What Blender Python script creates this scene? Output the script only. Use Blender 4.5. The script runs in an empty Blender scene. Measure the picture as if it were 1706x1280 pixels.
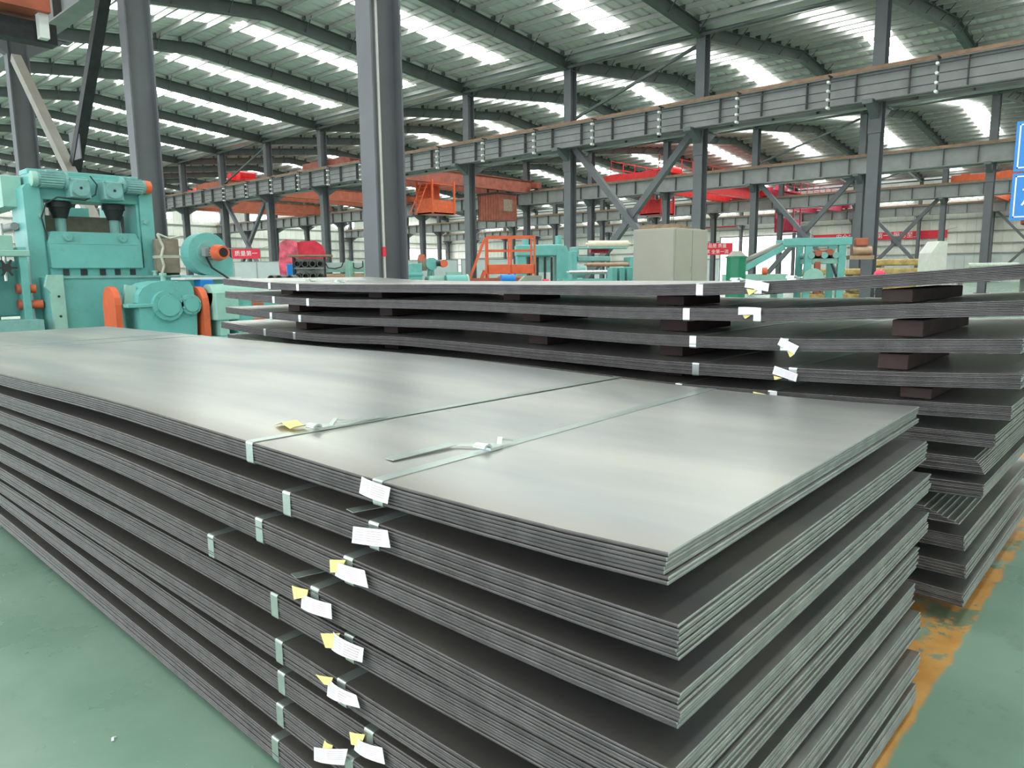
import bpy, math, random
from mathutils import Vector, Matrix
random.seed(7)
PI = math.pi
SC = bpy.context.scene
COL = SC.collection

# ------------------------------------------------------------------ camera
CAM_H, FOC, YAW, PITCH, ROLL = 1.226, 1230.0, math.radians(47.7), math.atan((640 - 456) / 1230.0), 0.0105
_f = Vector((math.sin(YAW) * math.cos(PITCH), math.cos(YAW) * math.cos(PITCH), -math.sin(PITCH)))
_r0 = Vector((math.cos(YAW), -math.sin(YAW), 0))
_u0 = _r0.cross(_f)
_r = _r0 * math.cos(ROLL) - _u0 * math.sin(ROLL)
_u = _u0 * math.cos(ROLL) + _r0 * math.sin(ROLL)
cd = bpy.data.cameras.new('camera')
cam = bpy.data.objects.new('camera', cd)
COL.objects.link(cam)
cam.matrix_world = Matrix(((_r.x, _u.x, -_f.x, 0), (_r.y, _u.y, -_f.y, 0), (_r.z, _u.z, -_f.z, CAM_H), (0, 0, 0, 1)))
cd.sensor_fit = 'HORIZONTAL'
cd.sensor_width = 36.0
cd.lens = 36.0 * FOC / 1706.0
cd.clip_start = 0.05
cd.clip_end = 400
SC.camera = cam

# ------------------------------------------------------------------ sky and exposure
SC.view_settings.view_transform = 'Standard'
SC.view_settings.look = 'None'
SC.view_settings.gamma = 1.0
SC.view_settings.use_curve_mapping = False
SC.view_settings.exposure = 0.25
SKYLIGHT = 11.0
world = bpy.data.worlds.new('overcast_sky')
SC.world = world
world.use_nodes = True
bg = world.node_tree.nodes['Background']
bg.inputs[0].default_value = (0.88, 0.95, 1.0, 1)
bg.inputs[1].default_value = 2.8

# ------------------------------------------------------------------ materials
MATS = {}
def nodes_of(m):
    m.use_nodes = True
    nt = m.node_tree
    return nt, nt.nodes['Principled BSDF']
def paint(name, col, rough=0.5, metal=0.0, var=0.12, scale=6.0, spec=0.5, dirt=None, dirt_amt=0.35, bump=0.0):
    m = bpy.data.materials.new(name)
    nt, b = nodes_of(m)
    N, L = nt.nodes, nt.links
    tc = N.new('ShaderNodeTexCoord')
    nz = N.new('ShaderNodeTexNoise'); nz.inputs['Scale'].default_value = scale; nz.inputs['Detail'].default_value = 5
    L.new(tc.outputs['Object'], nz.inputs['Vector'])
    cr = N.new('ShaderNodeValToRGB')
    d = [max(0, c * (1 - var)) for c in col]; l = [min(1, c * (1 + var)) for c in col]
    cr.color_ramp.elements[0].color = (*d, 1); cr.color_ramp.elements[1].color = (*l, 1)
    cr.color_ramp.elements[0].position = 0.3; cr.color_ramp.elements[1].position = 0.7
    L.new(nz.outputs['Fac'], cr.inputs['Fac'])
    out = cr.outputs['Color']
    if dirt:
        n2 = N.new('ShaderNodeTexNoise'); n2.inputs['Scale'].default_value = scale * 1.7; n2.inputs['Detail'].default_value = 8
        n2.inputs['Roughness'].default_value = 0.7
        L.new(tc.outputs['Object'], n2.inputs['Vector'])
        mr = N.new('ShaderNodeMapRange'); mr.inputs[1].default_value = 0.55; mr.inputs[2].default_value = 0.75
        mr.inputs[4].default_value = dirt_amt
        L.new(n2.outputs['Fac'], mr.inputs[0])
        mx = N.new('ShaderNodeMix'); mx.data_type = 'RGBA'
        L.new(mr.outputs[0], mx.inputs[0]); L.new(out, mx.inputs[6]); mx.inputs[7].default_value = (*dirt, 1)
        out = mx.outputs[2]
    L.new(out, b.inputs['Base Color'])
    b.inputs['Roughness'].default_value = rough
    b.inputs['Metallic'].default_value = metal
    b.inputs['Specular IOR Level'].default_value = spec
    if bump:
        bp = N.new('ShaderNodeBump'); bp.inputs['Strength'].default_value = bump; bp.inputs['Distance'].default_value = 0.01
        L.new(nz.outputs['Fac'], bp.inputs['Height']); L.new(bp.outputs['Normal'], b.inputs['Normal'])
    MATS[name] = m
    return m
def emit(name, col, s):
    m = bpy.data.materials.new(name)
    nt, b = nodes_of(m)
    b.inputs['Base Color'].default_value = (0.8, 0.8, 0.8, 1)
    b.inputs['Emission Color'].default_value = (*col, 1)
    b.inputs['Emission Strength'].default_value = s
    MATS[name] = m
    return m

def steel_mat(name, base, edge, rough):
    """hot rolled sheet: smooth blue-grey mill scale, brownish towards the long edges"""
    m = bpy.data.materials.new(name)
    nt, b = nodes_of(m); N, L = nt.nodes, nt.links
    tc = N.new('ShaderNodeTexCoord')
    mp = N.new('ShaderNodeMapping'); mp.inputs['Scale'].default_value = (2.2, 0.5, 2.0)
    L.new(tc.outputs['Object'], mp.inputs['Vector'])
    nz = N.new('ShaderNodeTexNoise'); nz.inputs['Scale'].default_value = 1.6; nz.inputs['Detail'].default_value = 4
    L.new(mp.outputs[0], nz.inputs['Vector'])
    cr = N.new('ShaderNodeValToRGB')
    cr.color_ramp.elements[0].color = (base[0] * .80, base[1] * .83, base[2] * .88, 1)
    cr.color_ramp.elements[1].color = (base[0] * 1.15, base[1] * 1.12, base[2] * 1.08, 1)
    cr.color_ramp.elements[0].position = .35; cr.color_ramp.elements[1].position = .65
    L.new(nz.outputs['Fac'], cr.inputs['Fac'])
    sx = N.new('ShaderNodeSeparateXYZ'); L.new(tc.outputs['Object'], sx.inputs[0])
    mr = N.new('ShaderNodeMapRange'); mr.inputs[1].default_value = 0.0; mr.inputs[2].default_value = 0.11
    mr.inputs[3].default_value = 0.85; mr.inputs[4].default_value = 0.0
    L.new(sx.outputs[0], mr.inputs[0])
    mx = N.new('ShaderNodeMix'); mx.data_type = 'RGBA'
    L.new(mr.outputs[0], mx.inputs[0]); L.new(cr.outputs[0], mx.inputs[6]); mx.inputs[7].default_value = (*edge, 1)
    L.new(mx.outputs[2], b.inputs['Base Color'])
    b.inputs['Metallic'].default_value = 0.96
    n2 = N.new('ShaderNodeTexNoise'); n2.inputs['Scale'].default_value = 3.0; n2.inputs['Detail'].default_value = 6
    L.new(mp.outputs[0], n2.inputs['Vector'])
    r2 = N.new('ShaderNodeMapRange'); r2.inputs[3].default_value = rough - .05; r2.inputs[4].default_value = rough + .05
    L.new(n2.outputs['Fac'], r2.inputs[0]); L.new(r2.outputs[0], b.inputs['Roughness'])
    MATS[name] = m
    return m

steel_mat('sheet_steel', (0.58, 0.57, 0.555), (0.44, 0.40, 0.37), 0.35)
paint('sheet_mill_edge', (0.105, 0.097, 0.099), 0.40, 0.4, 0.22, 18)
paint('sheet_cut_end', (0.27, 0.28, 0.27), 0.38, 0.5, 0.18, 18)
paint('strap_steel', (0.60, 0.66, 0.64), 0.28, 0.85, 0.08, 30)
paint('paper_white', (0.80, 0.79, 0.83), 0.8, 0, 0.03, 40)
paint('paper_print', (0.58, 0.56, 0.62), 0.8, 0, 0.05, 60)
paint('paper_stamp', (0.72, 0.50, 0.56), 0.8, 0, 0.05, 60)
paint('paper_yellow', (0.80, 0.70, 0.28), 0.8, 0, 0.05, 40)
paint('spacer_wood', (0.030, 0.014, 0.013), 0.75, 0, 0.35, 14)
paint('teal_paint', (0.150, 0.430, 0.405), 0.42, 0, 0.08, 4, dirt=(0.12, 0.16, 0.12), dirt_amt=0.35)
paint('teal_motor', (0.20, 0.40, 0.38), 0.5, 0, 0.12, 8, dirt=(0.10, 0.12, 0.10), dirt_amt=0.4)
paint('pale_teal', (0.30, 0.52, 0.45), 0.5, 0, 0.1, 6, dirt=(0.4, 0.38, 0.25), dirt_amt=0.3)
paint('orange_paint', (0.70, 0.125, 0.045), 0.5, 0, 0.12, 6)
paint('orange_crane', (0.40, 0.10, 0.055), 0.55, 0, 0.2, 3)
paint('rust_crane', (0.30, 0.085, 0.058), 0.6, 0, 0.25, 3)
paint('red_crane', (0.72, 0.03, 0.035), 0.5, 0, 0.12, 3)
paint('pink_crane', (0.55, 0.04, 0.09), 0.5, 0, 0.15, 3)
paint('dark_steel', (0.032, 0.034, 0.036), 0.55, 0.2, 0.25, 8)
paint('column_grey', (0.125, 0.130, 0.142), 0.5, 0, 0.1, 2.0)
paint('rafter_grey', (0.085, 0.10, 0.098), 0.55, 0, 0.12, 2.0)
paint('girder_grey', (0.26, 0.265, 0.265), 0.5, 0, 0.12, 2.0, dirt=(0.2, 0.15, 0.12), dirt_amt=0.25)
paint('rail_rust', (0.25, 0.155, 0.10), 0.65, 0.1, 0.25, 4)
paint('stiff_grey', (0.10, 0.10, 0.10), 0.6, 0, 0.2, 3)
paint('purlin_grey', (0.48, 0.47, 0.455), 0.5, 0, 0.1, 2.0)
paint('roof_sheet', (0.68, 0.65, 0.64), 0.45, 0.1, 0.08, 1.2)
paint('gutter_metal', (0.45, 0.46, 0.45), 0.45, 0.3, 0.1, 2)
paint('wall_sheet', (0.78, 0.775, 0.72), 0.6, 0, 0.06, 0.7)
paint('wall_low', (0.66, 0.71, 0.71), 0.6, 0, 0.06, 1.0)
paint('girt_grey', (0.30, 0.30, 0.29), 0.6, 0, 0.1, 2)
paint('panel_pale', (0.50, 0.56, 0.56), 0.55, 0, 0.06, 2)
paint('insulator_white', (0.80, 0.80, 0.78), 0.5, 0, 0.03, 10)
paint('cabinet_beige', (0.40, 0.37, 0.32), 0.5, 0, 0.04, 2)
paint('board_brown', (0.30, 0.21, 0.14), 0.7, 0, 0.2, 8)
paint('tank_green', (0.01, 0.20, 0.10), 0.35, 0, 0.1, 4)
paint('tarp_red', (0.62, 0.02, 0.05), 0.25, 0, 0.2, 9, bump=0.6)
paint('tarp_sheer', (0.72, 0.10, 0.16), 0.15, 0, 0.5, 5, bump=0.9)
paint('banner_red', (0.75, 0.03, 0.06), 0.6, 0, 0.05, 3)
paint('print_white', (0.85, 0.85, 0.85), 0.6, 0, 0.02, 10)
paint('sign_blue', (0.002, 0.19, 0.56), 0.35, 0, 0.04, 2)
paint('box_blue', (0.01, 0.22, 0.65), 0.4, 0, 0.06, 3)
paint('roller_steel', (0.62, 0.63, 0.62), 0.22, 0.9, 0.06, 10)
paint('roller_rust', (0.42, 0.27, 0.18), 0.45, 0.4, 0.2, 6)
paint('roller_cream', (0.72, 0.62, 0.50), 0.5, 0, 0.1, 6)
paint('belt_grey', (0.30, 0.28, 0.25), 0.6, 0, 0.08, 4)
paint('pack_yellow', (0.60, 0.42, 0.17), 0.7, 0, 0.3, 7)
paint('concrete_white', (0.72, 0.71, 0.66), 0.7, 0, 0.08, 5)
paint('console_olive', (0.26, 0.30, 0.24), 0.5, 0, 0.08, 5)
paint('canvas_tan', (0.28, 0.22, 0.17), 0.8, 0, 0.2, 10)
paint('canvas_edge', (0.55, 0.52, 0.44), 0.8, 0, 0.15, 10)
paint('film_green', (0.48, 0.55, 0.46), 0.25, 0, 0.15, 10)
paint('conduit_white', (0.55, 0.52, 0.50), 0.4, 0, 0.1, 3)
paint('helmet_red', (0.75, 0.03, 0.10), 0.35, 0, 0.06, 5)
paint('clear_plastic', (0.62, 0.62, 0.56), 0.3, 0, 0.2, 20)
emit('skylight_glow', (0.93, 1.0, 0.95), SKYLIGHT)
emit('window_glow', (0.95, 0.98, 1.0), 6.0)
emit('doorway_glow', (1.0, 0.99, 0.98), 3.0)

def floor_mat():
    m = bpy.data.materials.new('green_floor')
    nt, b = nodes_of(m); N, L = nt.nodes, nt.links
    tc = N.new('ShaderNodeTexCoord')
    def noise(sc, det, rgh=.55):
        n = N.new('ShaderNodeTexNoise'); n.inputs['Scale'].default_value = sc; n.inputs['Detail'].default_value = det
        n.inputs['Roughness'].default_value = rgh; L.new(tc.outputs['Object'], n.inputs['Vector']); return n.outputs['Fac']
    def rng(src, a, c, lo=0., hi=1.):
        r = N.new('ShaderNodeMapRange'); r.inputs[1].default_value = a; r.inputs[2].default_value = c
        r.inputs[3].default_value = lo; r.inputs[4].default_value = hi; L.new(src, r.inputs[0]); return r.outputs[0]
    def mix(f, a, c):
        x = N.new('ShaderNodeMix'); x.data_type = 'RGBA'
        L.new(f, x.inputs[0])
        for s, v in ((6, a), (7, c)):
            if isinstance(v, tuple): x.inputs[s].default_value = (*v, 1)
            else: L.new(v, x.inputs[s])
        return x.outputs[2]
    def mul(a, c):
        q = N.new('ShaderNodeMath'); q.operation = 'MULTIPLY'; L.new(a, q.inputs[0]); L.new(c, q.inputs[1]); return q.outputs[0]
    green = mix(rng(noise(1.3, 5), .35, .65), (0.140, 0.235, 0.175), (0.200, 0.300, 0.235))
    green = mix(rng(noise(4.5, 6, .7), .60, .72, 0, .55), green, (0.12, 0.16, 0.12))
    green = mix(rng(noise(60, 2), .74, .78, 0, .6), green, (0.5, 0.5, 0.42))
    sp = N.new('ShaderNodeSeparateXYZ'); L.new(tc.outputs['Object'], sp.inputs[0])
    nn = noise(7, 4)
    yy = N.new('ShaderNodeMath'); yy.operation = 'MULTIPLY_ADD'; L.new(nn, yy.inputs[0]); yy.inputs[1].default_value = .05
    L.new(sp.outputs[1], yy.inputs[2])
    band = mul(rng(yy.outputs[0], .468, .480), rng(yy.outputs[0], 1.10, 1.06))
    xlim = mul(rng(sp.outputs[0], .9, 1.0), rng(sp.outputs[0], 6.0, 5.9))
    wear = rng(noise(5.0, 5, .65), .57, .53)
    ora = mix(rng(noise(9, 4), .35, .65), (0.43, 0.21, 0.055), (0.55, 0.30, 0.10))
    pale = mix(rng(noise(3.2, 5), .4, .6), (0.30, 0.42, 0.32), (0.16, 0.20, 0.13))
    paintc = mix(wear, pale, ora)
    col = mix(mul(band, xlim), green, paintc)
    L.new(col, b.inputs['Base Color'])
    L.new(rng(noise(2.2, 6), .3, .7, .22, .42), b.inputs['Roughness'])
    b.inputs['Specular IOR Level'].default_value = .45
    MATS['green_floor'] = m
floor_mat()

# ------------------------------------------------------------------ mesh helpers
class MB:
    def __init__(s): s.v = []; s.f = []; s.sm = []
    def add(s, vs, fs, smooth=False):
        o = len(s.v); s.v += [tuple(p) for p in vs]
        for f in fs: s.f.append(tuple(i + o for i in f)); s.sm.append(smooth)
        return s
    def box(s, x0, x1, y0, y1, z0, z1):
        return s.add([(x0, y0, z0), (x1, y0, z0), (x1, y1, z0), (x0, y1, z0), (x0, y0, z1), (x1, y0, z1), (x1, y1, z1), (x0, y1, z1)],
                     [(0, 3, 2, 1), (4, 5, 6, 7), (0, 1, 5, 4), (1, 2, 6, 5), (2, 3, 7, 6), (3, 0, 4, 7)])
    def cbox(s, c, d): return s.box(c[0] - d[0] / 2, c[0] + d[0] / 2, c[1] - d[1] / 2, c[1] + d[1] / 2, c[2] - d[2] / 2, c[2] + d[2] / 2)
    def bar(s, a, b, w, h=None, roll=None):
        """box-section bar from a to b"""
        h = h or w
        a, b = Vector(a), Vector(b); d = (b - a).normalized()
        up = Vector((0, 0, 1)) if abs(d.z) < .95 else Vector((0, 1, 0))
        e = d.cross(up).normalized() * (w / 2); g = e.cross(d).normalized() * (h / 2)
        vs = [a - e - g, a + e - g, a + e + g, a - e + g, b - e - g, b + e - g, b + e + g, b - e + g]
        return s.add(vs, [(0, 1, 2, 3), (4, 7, 6, 5), (0, 4, 5, 1), (1, 5, 6, 2), (2, 6, 7, 3), (3, 7, 4, 0)])
    def cyl(s, a, b, r, n=16, r2=None, cap=True):
        r2 = r if r2 is None else r2
        a, b = Vector(a), Vector(b); d = (b - a).normalized()
        up = Vector((0, 0, 1)) if abs(d.z) < .95 else Vector((0, 1, 0))
        e = d.cross(up).normalized(); g = e.cross(d).normalized()
        vs = []
        for p, q in ((a, r), (b, r2)):
            for i in range(n):
                t = 2 * PI * i / n; vs.append(p + e * (q * math.cos(t)) + g * (q * math.sin(t)))
        s.add(vs, [(i, i + n, (i + 1) % n + n, (i + 1) % n) for i in range(n)], True)
        if cap:
            s.add(vs[:n], [tuple(range(n))]); s.add(vs[n:], [tuple(range(n - 1, -1, -1))])
        return s
    def tube(s, pts, r, n=8):
        for a, b in zip(pts, pts[1:]): s.cyl(a, b, r, n)
        return s
    def prism(s, poly, axis, lo, hi, smooth=False):
        """extrude a 2-D polygon along an axis: axis x -> poly (y,z); y -> (x,z); z -> (x,y)"""
        n = len(poly)
        def P(p, t): return {'x': (t, p[0], p[1]), 'y': (p[0], t, p[1]), 'z': (p[0], p[1], t)}[axis]
        vs = [P(p, lo) for p in poly] + [P(p, hi) for p in poly]
        s.add(vs, [(i, (i + 1) % n, (i + 1) % n + n, i + n) for i in range(n)], smooth)
        s.add(vs[:n], [tuple(range(n - 1, -1, -1))]); s.add(vs[n:], [tuple(range(n))])
        return s
    def ibeam_y(s, x, z0, z1, w, y0, y1, tf=.03, tw=.02):
        s.box(x - w / 2, x + w / 2, y0, y1, z0, z0 + tf); s.box(x - w / 2, x + w / 2, y0, y1, z1 - tf, z1)
        return s.box(x - tw / 2, x + tw / 2, y0, y1, z0 + tf, z1 - tf)
    def hcol(s, x, y, dx, by, z0, z1, tf=.022, tw=.014):
        s.box(x - dx / 2, x - dx / 2 + tf, y - by / 2, y + by / 2, z0, z1); s.box(x + dx / 2 - tf, x + dx / 2, y - by / 2, y + by / 2, z0, z1)
        return s.box(x - dx / 2 + tf, x + dx / 2 - tf, y - tw / 2, y + tw / 2, z0, z1)
    def dome(s, c, r, n=16, m=6, sz=1.0):
        rings = []
        for j in range(m + 1):
            t = PI / 2 * j / m
            rings.append([(c[0] + r * math.cos(t) * math.cos(2 * PI * i / n), c[1] + r * math.cos(t) * math.sin(2 * PI * i / n), c[2] + sz * r * math.sin(t)) for i in range(n)])
        vs = sum(rings, [])
        s.add(vs, [(j * n + i, j * n + (i + 1) % n, (j + 1) * n + (i + 1) % n, (j + 1) * n + i) for j in range(m) for i in range(n)], True)
        return s.add(rings[0], [tuple(range(n - 1, -1, -1))])
    def mesh(s, name, mat, midx=None):
        me = bpy.data.meshes.new(name)
        me.from_pydata(s.v, [], s.f)
        me.polygons.foreach_set('use_smooth', s.sm)
        for q in ([mat] if isinstance(mat, str) else mat): me.materials.append(MATS[q])
        if midx is not None: me.polygons.foreach_set('material_index', midx)
        me.update()
        return me

def link(name, data, parent=None, loc=(0, 0, 0), rotz=0.0, bevel=0.0):
    o = bpy.data.objects.new(name, data)
    COL.objects.link(o)
    o.location = loc; o.rotation_euler = (0, 0, rotz)
    if parent is not None: o.parent = parent
    if bevel:
        b = o.modifiers.new('bevel', 'BEVEL'); b.width = bevel; b.segments = 2; b.limit_method = 'ANGLE'; b.angle_limit = 0.6
    return o
def part(name, mb, mat, parent=None, loc=(0, 0, 0), rotz=0.0, bevel=0.0):
    return link(name, mb.mesh(name, mat), parent, loc, rotz, bevel)
def tag(o, label, cat, group=None):
    o['label'] = label; o['category'] = cat
    if group: o['group'] = group
    return o
def thing(name, label, cat, loc=(0, 0, 0), rotz=0.0, group=None):
    o = bpy.data.objects.new(name, None); COL.objects.link(o)
    o.empty_display_size = .1
    o.location = loc; o.rotation_euler = (0, 0, rotz)
    return tag(o, label, cat, group)
def struct(o):
    o['kind'] = 'structure'; return o
def text_mesh(body, size, ext=0.001):
    cu = bpy.data.curves.new('lettering', 'FONT'); cu.body = body; cu.size = size; cu.extrude = ext
    cu.align_x = 'CENTER'; cu.align_y = 'CENTER'
    o = bpy.data.objects.new('lettering', cu); COL.objects.link(o)
    bpy.context.view_layer.update()
    me = bpy.data.meshes.new_from_object(o.evaluated_get(bpy.context.evaluated_depsgraph_get()))
    bpy.data.objects.remove(o)
    return me
ORD = ['first', 'second', 'third', 'fourth', 'fifth', 'sixth', 'seventh', 'eighth', 'ninth', 'tenth', 'eleventh', 'twelfth', 'thirteenth', 'fourteenth', 'fifteenth']

# ================================================================== THE SETTING
ROWS = [-15.2, 5.1, 25.3, 43.2, 61.5, 79.7]          # column lines across the hall
Y0, STEP, NF = 1.6, 6.0, 15
FR = [Y0 + STEP * k for k in range(-2, NF)]          # frame positions along the hall
YA, YB = FR[0], FR[-1] + .4
ZR, DR, DP, RISE = 9.4, 0.45, 0.2, 1.0               # rafter underside at the valleys, rafter depth, purlin depth, ridge rise
XW = 80.4

fl = struct(part('floor', MB().box(-16, XW, YA - 4, YB, -.3, 0), 'green_floor'))

ceil_root = struct(link('ceiling', None)); ceil_root.empty_display_size = .2
def slope_len(b): return (ROWS[b + 1] - ROWS[b]) / 2
SK0, SK1, SKW = 0.035, 0.90, 1.10                     # skylight from ridge side to valley side
for b in range(5):
    H = slope_len(b)
    mid = (ROWS[b] + ROWS[b + 1]) / 2
    for sgn in (1, -1):
        xv = ROWS[b] if sgn == 1 else ROWS[b + 1]     # valley end
        def zz(t): return RISE * t                    # t from valley 0 to ridge 1
        # rafter, origin at valley
        mb = MB()
        for z0, z1, w in ((0, .025, .22), (DR - .025, DR, .22), (.025, DR - .025, .016)):
            a, c = (0, -w / 2), (sgn * H, w / 2)
            mb.add([(0, -w / 2, z0), (sgn * H, -w / 2, z0 + RISE), (sgn * H, w / 2, z0 + RISE), (0, w / 2, z0),
                    (0, -w / 2, z1), (sgn * H, -w / 2, z1 + RISE), (sgn * H, w / 2, z1 + RISE), (0, w / 2, z1)],
                   [(0, 3, 2, 1), (4, 5, 6, 7), (0, 1, 5, 4), (1, 2, 6, 5), (2, 3, 7, 6), (3, 0, 4, 7)])
        npur = 10 if H > 9.5 else 9
        ts = [(i + .5) / npur for i in range(npur)]
        for t in ts:                                  # purlin cleats and kickers
            x = sgn * H * t; z = DR + RISE * t
            mb.box(x - .05, x + .05, -.10, .10, z - .01, z + DP - .01)
        for t in ts[::2]:
            x = sgn * H * t; z = RISE * t
            mb.bar((x, 0, z + .05), (x, .5, z + DR + .12), .03); mb.bar((x, 0, z + .05), (x, -.5, z + DR + .12), .03)
        rme = mb.mesh('rafter', 'rafter_grey')
        # roof panel centred on a frame, corrugated along the slope
        mb = MB()
        def strip(ys, t0, t1):
            vs = []
            for y, dz in ys:
                for t in (t0, t1): vs.append((sgn * H * t, y, DR + DP + RISE * t + dz))
            n = len(ys)
            mb.add(vs, [(2 * i, 2 * i + 1, 2 * i + 3, 2 * i + 2) if sgn == 1 else (2 * i, 2 * i + 2, 2 * i + 3, 2 * i + 1) for i in range(n - 1)])
        def corr(y0, y1, pitch=.42):
            out = []; y = y0
            while y < y1 - .01:
                out += [(y, 0), (min(y + pitch * .62, y1), 0), (min(y + pitch * .72, y1), .05), (min(y + pitch * .9, y1), .05)]
                y += pitch
            out.append((y1, 0)); return out
        hw = (STEP - SKW) / 2
        strip(corr(-hw, hw), 0, 1.004)
        strip(corr(hw, hw + SKW), 0, 1 - SK1); strip(corr(hw, hw + SKW), 1 - SK0, 1.004)
        pme = mb.mesh('roof_panel', 'roof_sheet')
        mb = MB(); strip([(hw, .004), (hw + SKW, .004)], 1 - SK1, 1 - SK0)
        sme = mb.mesh('skylight_panel', 'skylight_glow')
        for k, y in enumerate(FR):
            if b >= 1 or k % 1 == 0:
                link('rafter', rme, ceil_root, (xv, y, ZR))
            if k < len(FR) - 1 or True:
                link('roof_panel', pme, ceil_root, (xv, y, ZR))
            if k < len(FR) - 1:
                link('skylight_panel', sme, ceil_root, (xv, y, ZR))
        # purlins run the length of the hall
        for t in ts:
            mb = MB(); x = 0; z = 0
            mb.box(-.006, .006, YA, YB, 0, DP); mb.box(-.006, .07 * sgn if sgn > 0 else .006, YA, YB, 0, .008) if sgn > 0 else mb.box(-.07, .006, YA, YB, 0, .008)
            mb.box(-.07, .006, YA, YB, DP - .008, DP) if sgn > 0 else mb.box(-.006, .07, YA, YB, DP - .008, DP)
            part('purlin', mb, 'purlin_grey', ceil_root, (xv + sgn * H * t, 0, ZR + DR + RISE * t))
    # ridge beam cover
    part('ridge_cap', MB().add([(-.5, YA, -.06), (0, YA, 0), (.5, YA, -.06), (-.5, YB, -.06), (0, YB, 0), (.5, YB, -.06)], [(0, 3, 4, 1), (1, 4, 5, 2)]),
         'roof_sheet', ceil_root, (mid, 0, ZR + DR + DP + RISE + .07))
for r in range(1, 6):                                 # valley gutters over the column lines
    mb = MB()
    mb.box(-.32, .32, YA, YB, 0, .02); mb.box(-.34, -.32, YA, YB, 0, .26); mb.box(.32, .34, YA, YB, 0, .26)
    part('valley_gutter', mb, 'gutter_metal', ceil_root, (ROWS[r], 0, ZR + DR - .08))
    part('eave_tie', MB().cyl((0, YA, 0), (0, YB, 0), .07, 10), 'rafter_grey', ceil_root, (ROWS[r] - .30, 0, ZR + .12))

# walls ---------------------------------------------------------------
def clad_x(x, y0, y1, z0, z1, face, pitch=.75, d=.04):
    """ribbed cladding on a wall x = const, facing -x (face=-1) or +x"""
    mb = MB(); ys = []; y = y0
    while y < y1 - .01:
        ys += [(y, 0), (min(y + pitch * .8, y1), 0), (min(y + pitch * .84, y1), d), (min(y + pitch * .96, y1), d)]; y += pitch
    ys.append((y1, 0))
    vs = []
    for y, q in ys: vs += [(x + face * q, y, z0), (x + face * q, y, z1)]
    mb.add(vs, [(2 * i, 2 * i + 2, 2 * i + 3, 2 * i + 1) for i in range(len(ys) - 1)])
    return mb
def clad_y(y, x0, x1, z0, z1, face, pitch=.75, d=.04):
    mb = clad_x(y, x0, x1, z0, z1, face, pitch, d)
    mb.v = [(p[1], p[0], p[2]) for p in mb.v]
    return mb
wr = struct(part('wall_right', clad_x(XW, YA, YB, 0, 11.6, -1), 'wall_sheet'))
part('lower_cladding', clad_x(XW - .06, YA, YB, 0, 2.6, -1), 'wall_low', wr)
for z in (2.6, 3.5, 4.6, 5.8, 7.1): part('wall_girt', MB().box(XW - .16, XW - .05, YA, YB, z, z + .10), 'girt_grey', wr)
we = struct(part('wall_back', clad_y(YB, -15.6, XW, 0, 12.4, -1), 'wall_sheet'))
for z in (2.2, 3.5, 4.6, 5.8, 7.1): part('wall_girt', MB().box(-15.6, XW, YB - .16, YB - .05, z, z + .10), 'girt_grey', we)
wf = struct(part('wall_front', clad_y(YA - .1, 5.2, XW, 0, 12.4, 1), 'wall_sheet'))   # unseen end wall added to cut light from behind; open gateway between x = 0.6 and 5.2
part('gate_header', clad_y(YA - .1, .6, 5.2, 4.8, 12.4, 1), 'wall_sheet', wf)
part('gate_side', clad_y(YA - .1, -15.6, .6, 0, 12.4, 1), 'wall_sheet', wf)
wn = 1
def window(nm, x0, x1, y0, y1, z0, z1, mat='window_glow'):
    global wn
    o = struct(part('window_%d' % wn, MB().box(x0, x1, y0, y1, z0, z1), mat)); wn += 1
    fr = MB(); e = .06
    alongy = (y1 - y0) > (x1 - x0)
    n = 4
    for i in range(n + 1):
        if alongy:
            y = y0 + (y1 - y0) * i / n; fr.box(x0 - .03, x0, y - e / 2, y + e / 2, z0, z1)
        else:
            x = x0 + (x1 - x0) * i / n; fr.box(x - e / 2, x + e / 2, y0 - .03, y0, z0, z1)
    if alongy:
        fr.box(x0 - .04, x0, y0 - e, y1 + e, z0 - e, z0); fr.box(x0 - .04, x0, y0 - e, y1 + e, z1, z1 + e)
    else:
        fr.box(x0 - e, x1 + e, y0 - .04, y0, z0 - e, z0); fr.box(x0 - e, x1 + e, y0 - .04, y0, z1, z1 + e)
    part('window_frame', fr, 'girt_grey', o)
    return o
for k in range(1, NF - 1):                            # clerestory windows, one per bay
    y = FR[k + 1]
    window('w', XW - .10, XW - .07, y + .9, y + 4.6, 7.75, 8.65)
for x in (8.5, 14.5, 20.5, 27.5, 34.0, 40.0, 47.0, 53.0, 59.0, 65.0, 71.0):
    window('w', x, x + 3.4, YB - .10, YB - .07, 7.75, 8.65)
dn = 1
def doorway(x0, x1, y0, y1, z1):
    global dn
    o = struct(part('door_%d' % dn, MB().box(x0, x1, y0, y1, 0, z1), 'doorway_glow')); dn += 1
    fr = MB(); e = .15
    if y1 - y0 > x1 - x0:
        fr.box(x0 - .05, x1, y0 - e, y0, 0, z1 + e); fr.box(x0 - .05, x1, y1, y1 + e, 0, z1 + e); fr.box(x0 - .05, x1, y0, y1, z1, z1 + e)
    else:
        fr.box(x0 - e, x0, y0 - .05, y1, 0, z1 + e); fr.box(x1, x1 + e, y0 - .05, y1, 0, z1 + e); fr.box(x0, x1, y0 - .05, y1, z1, z1 + e)
    part('door_frame', fr, 'girt_grey', o)
doorway(XW - .22, XW - .17, 30.2, 40.2, 5.0)
doorway(71.5, 79.2, YB - .22, YB - .17, 5.0)

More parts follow.
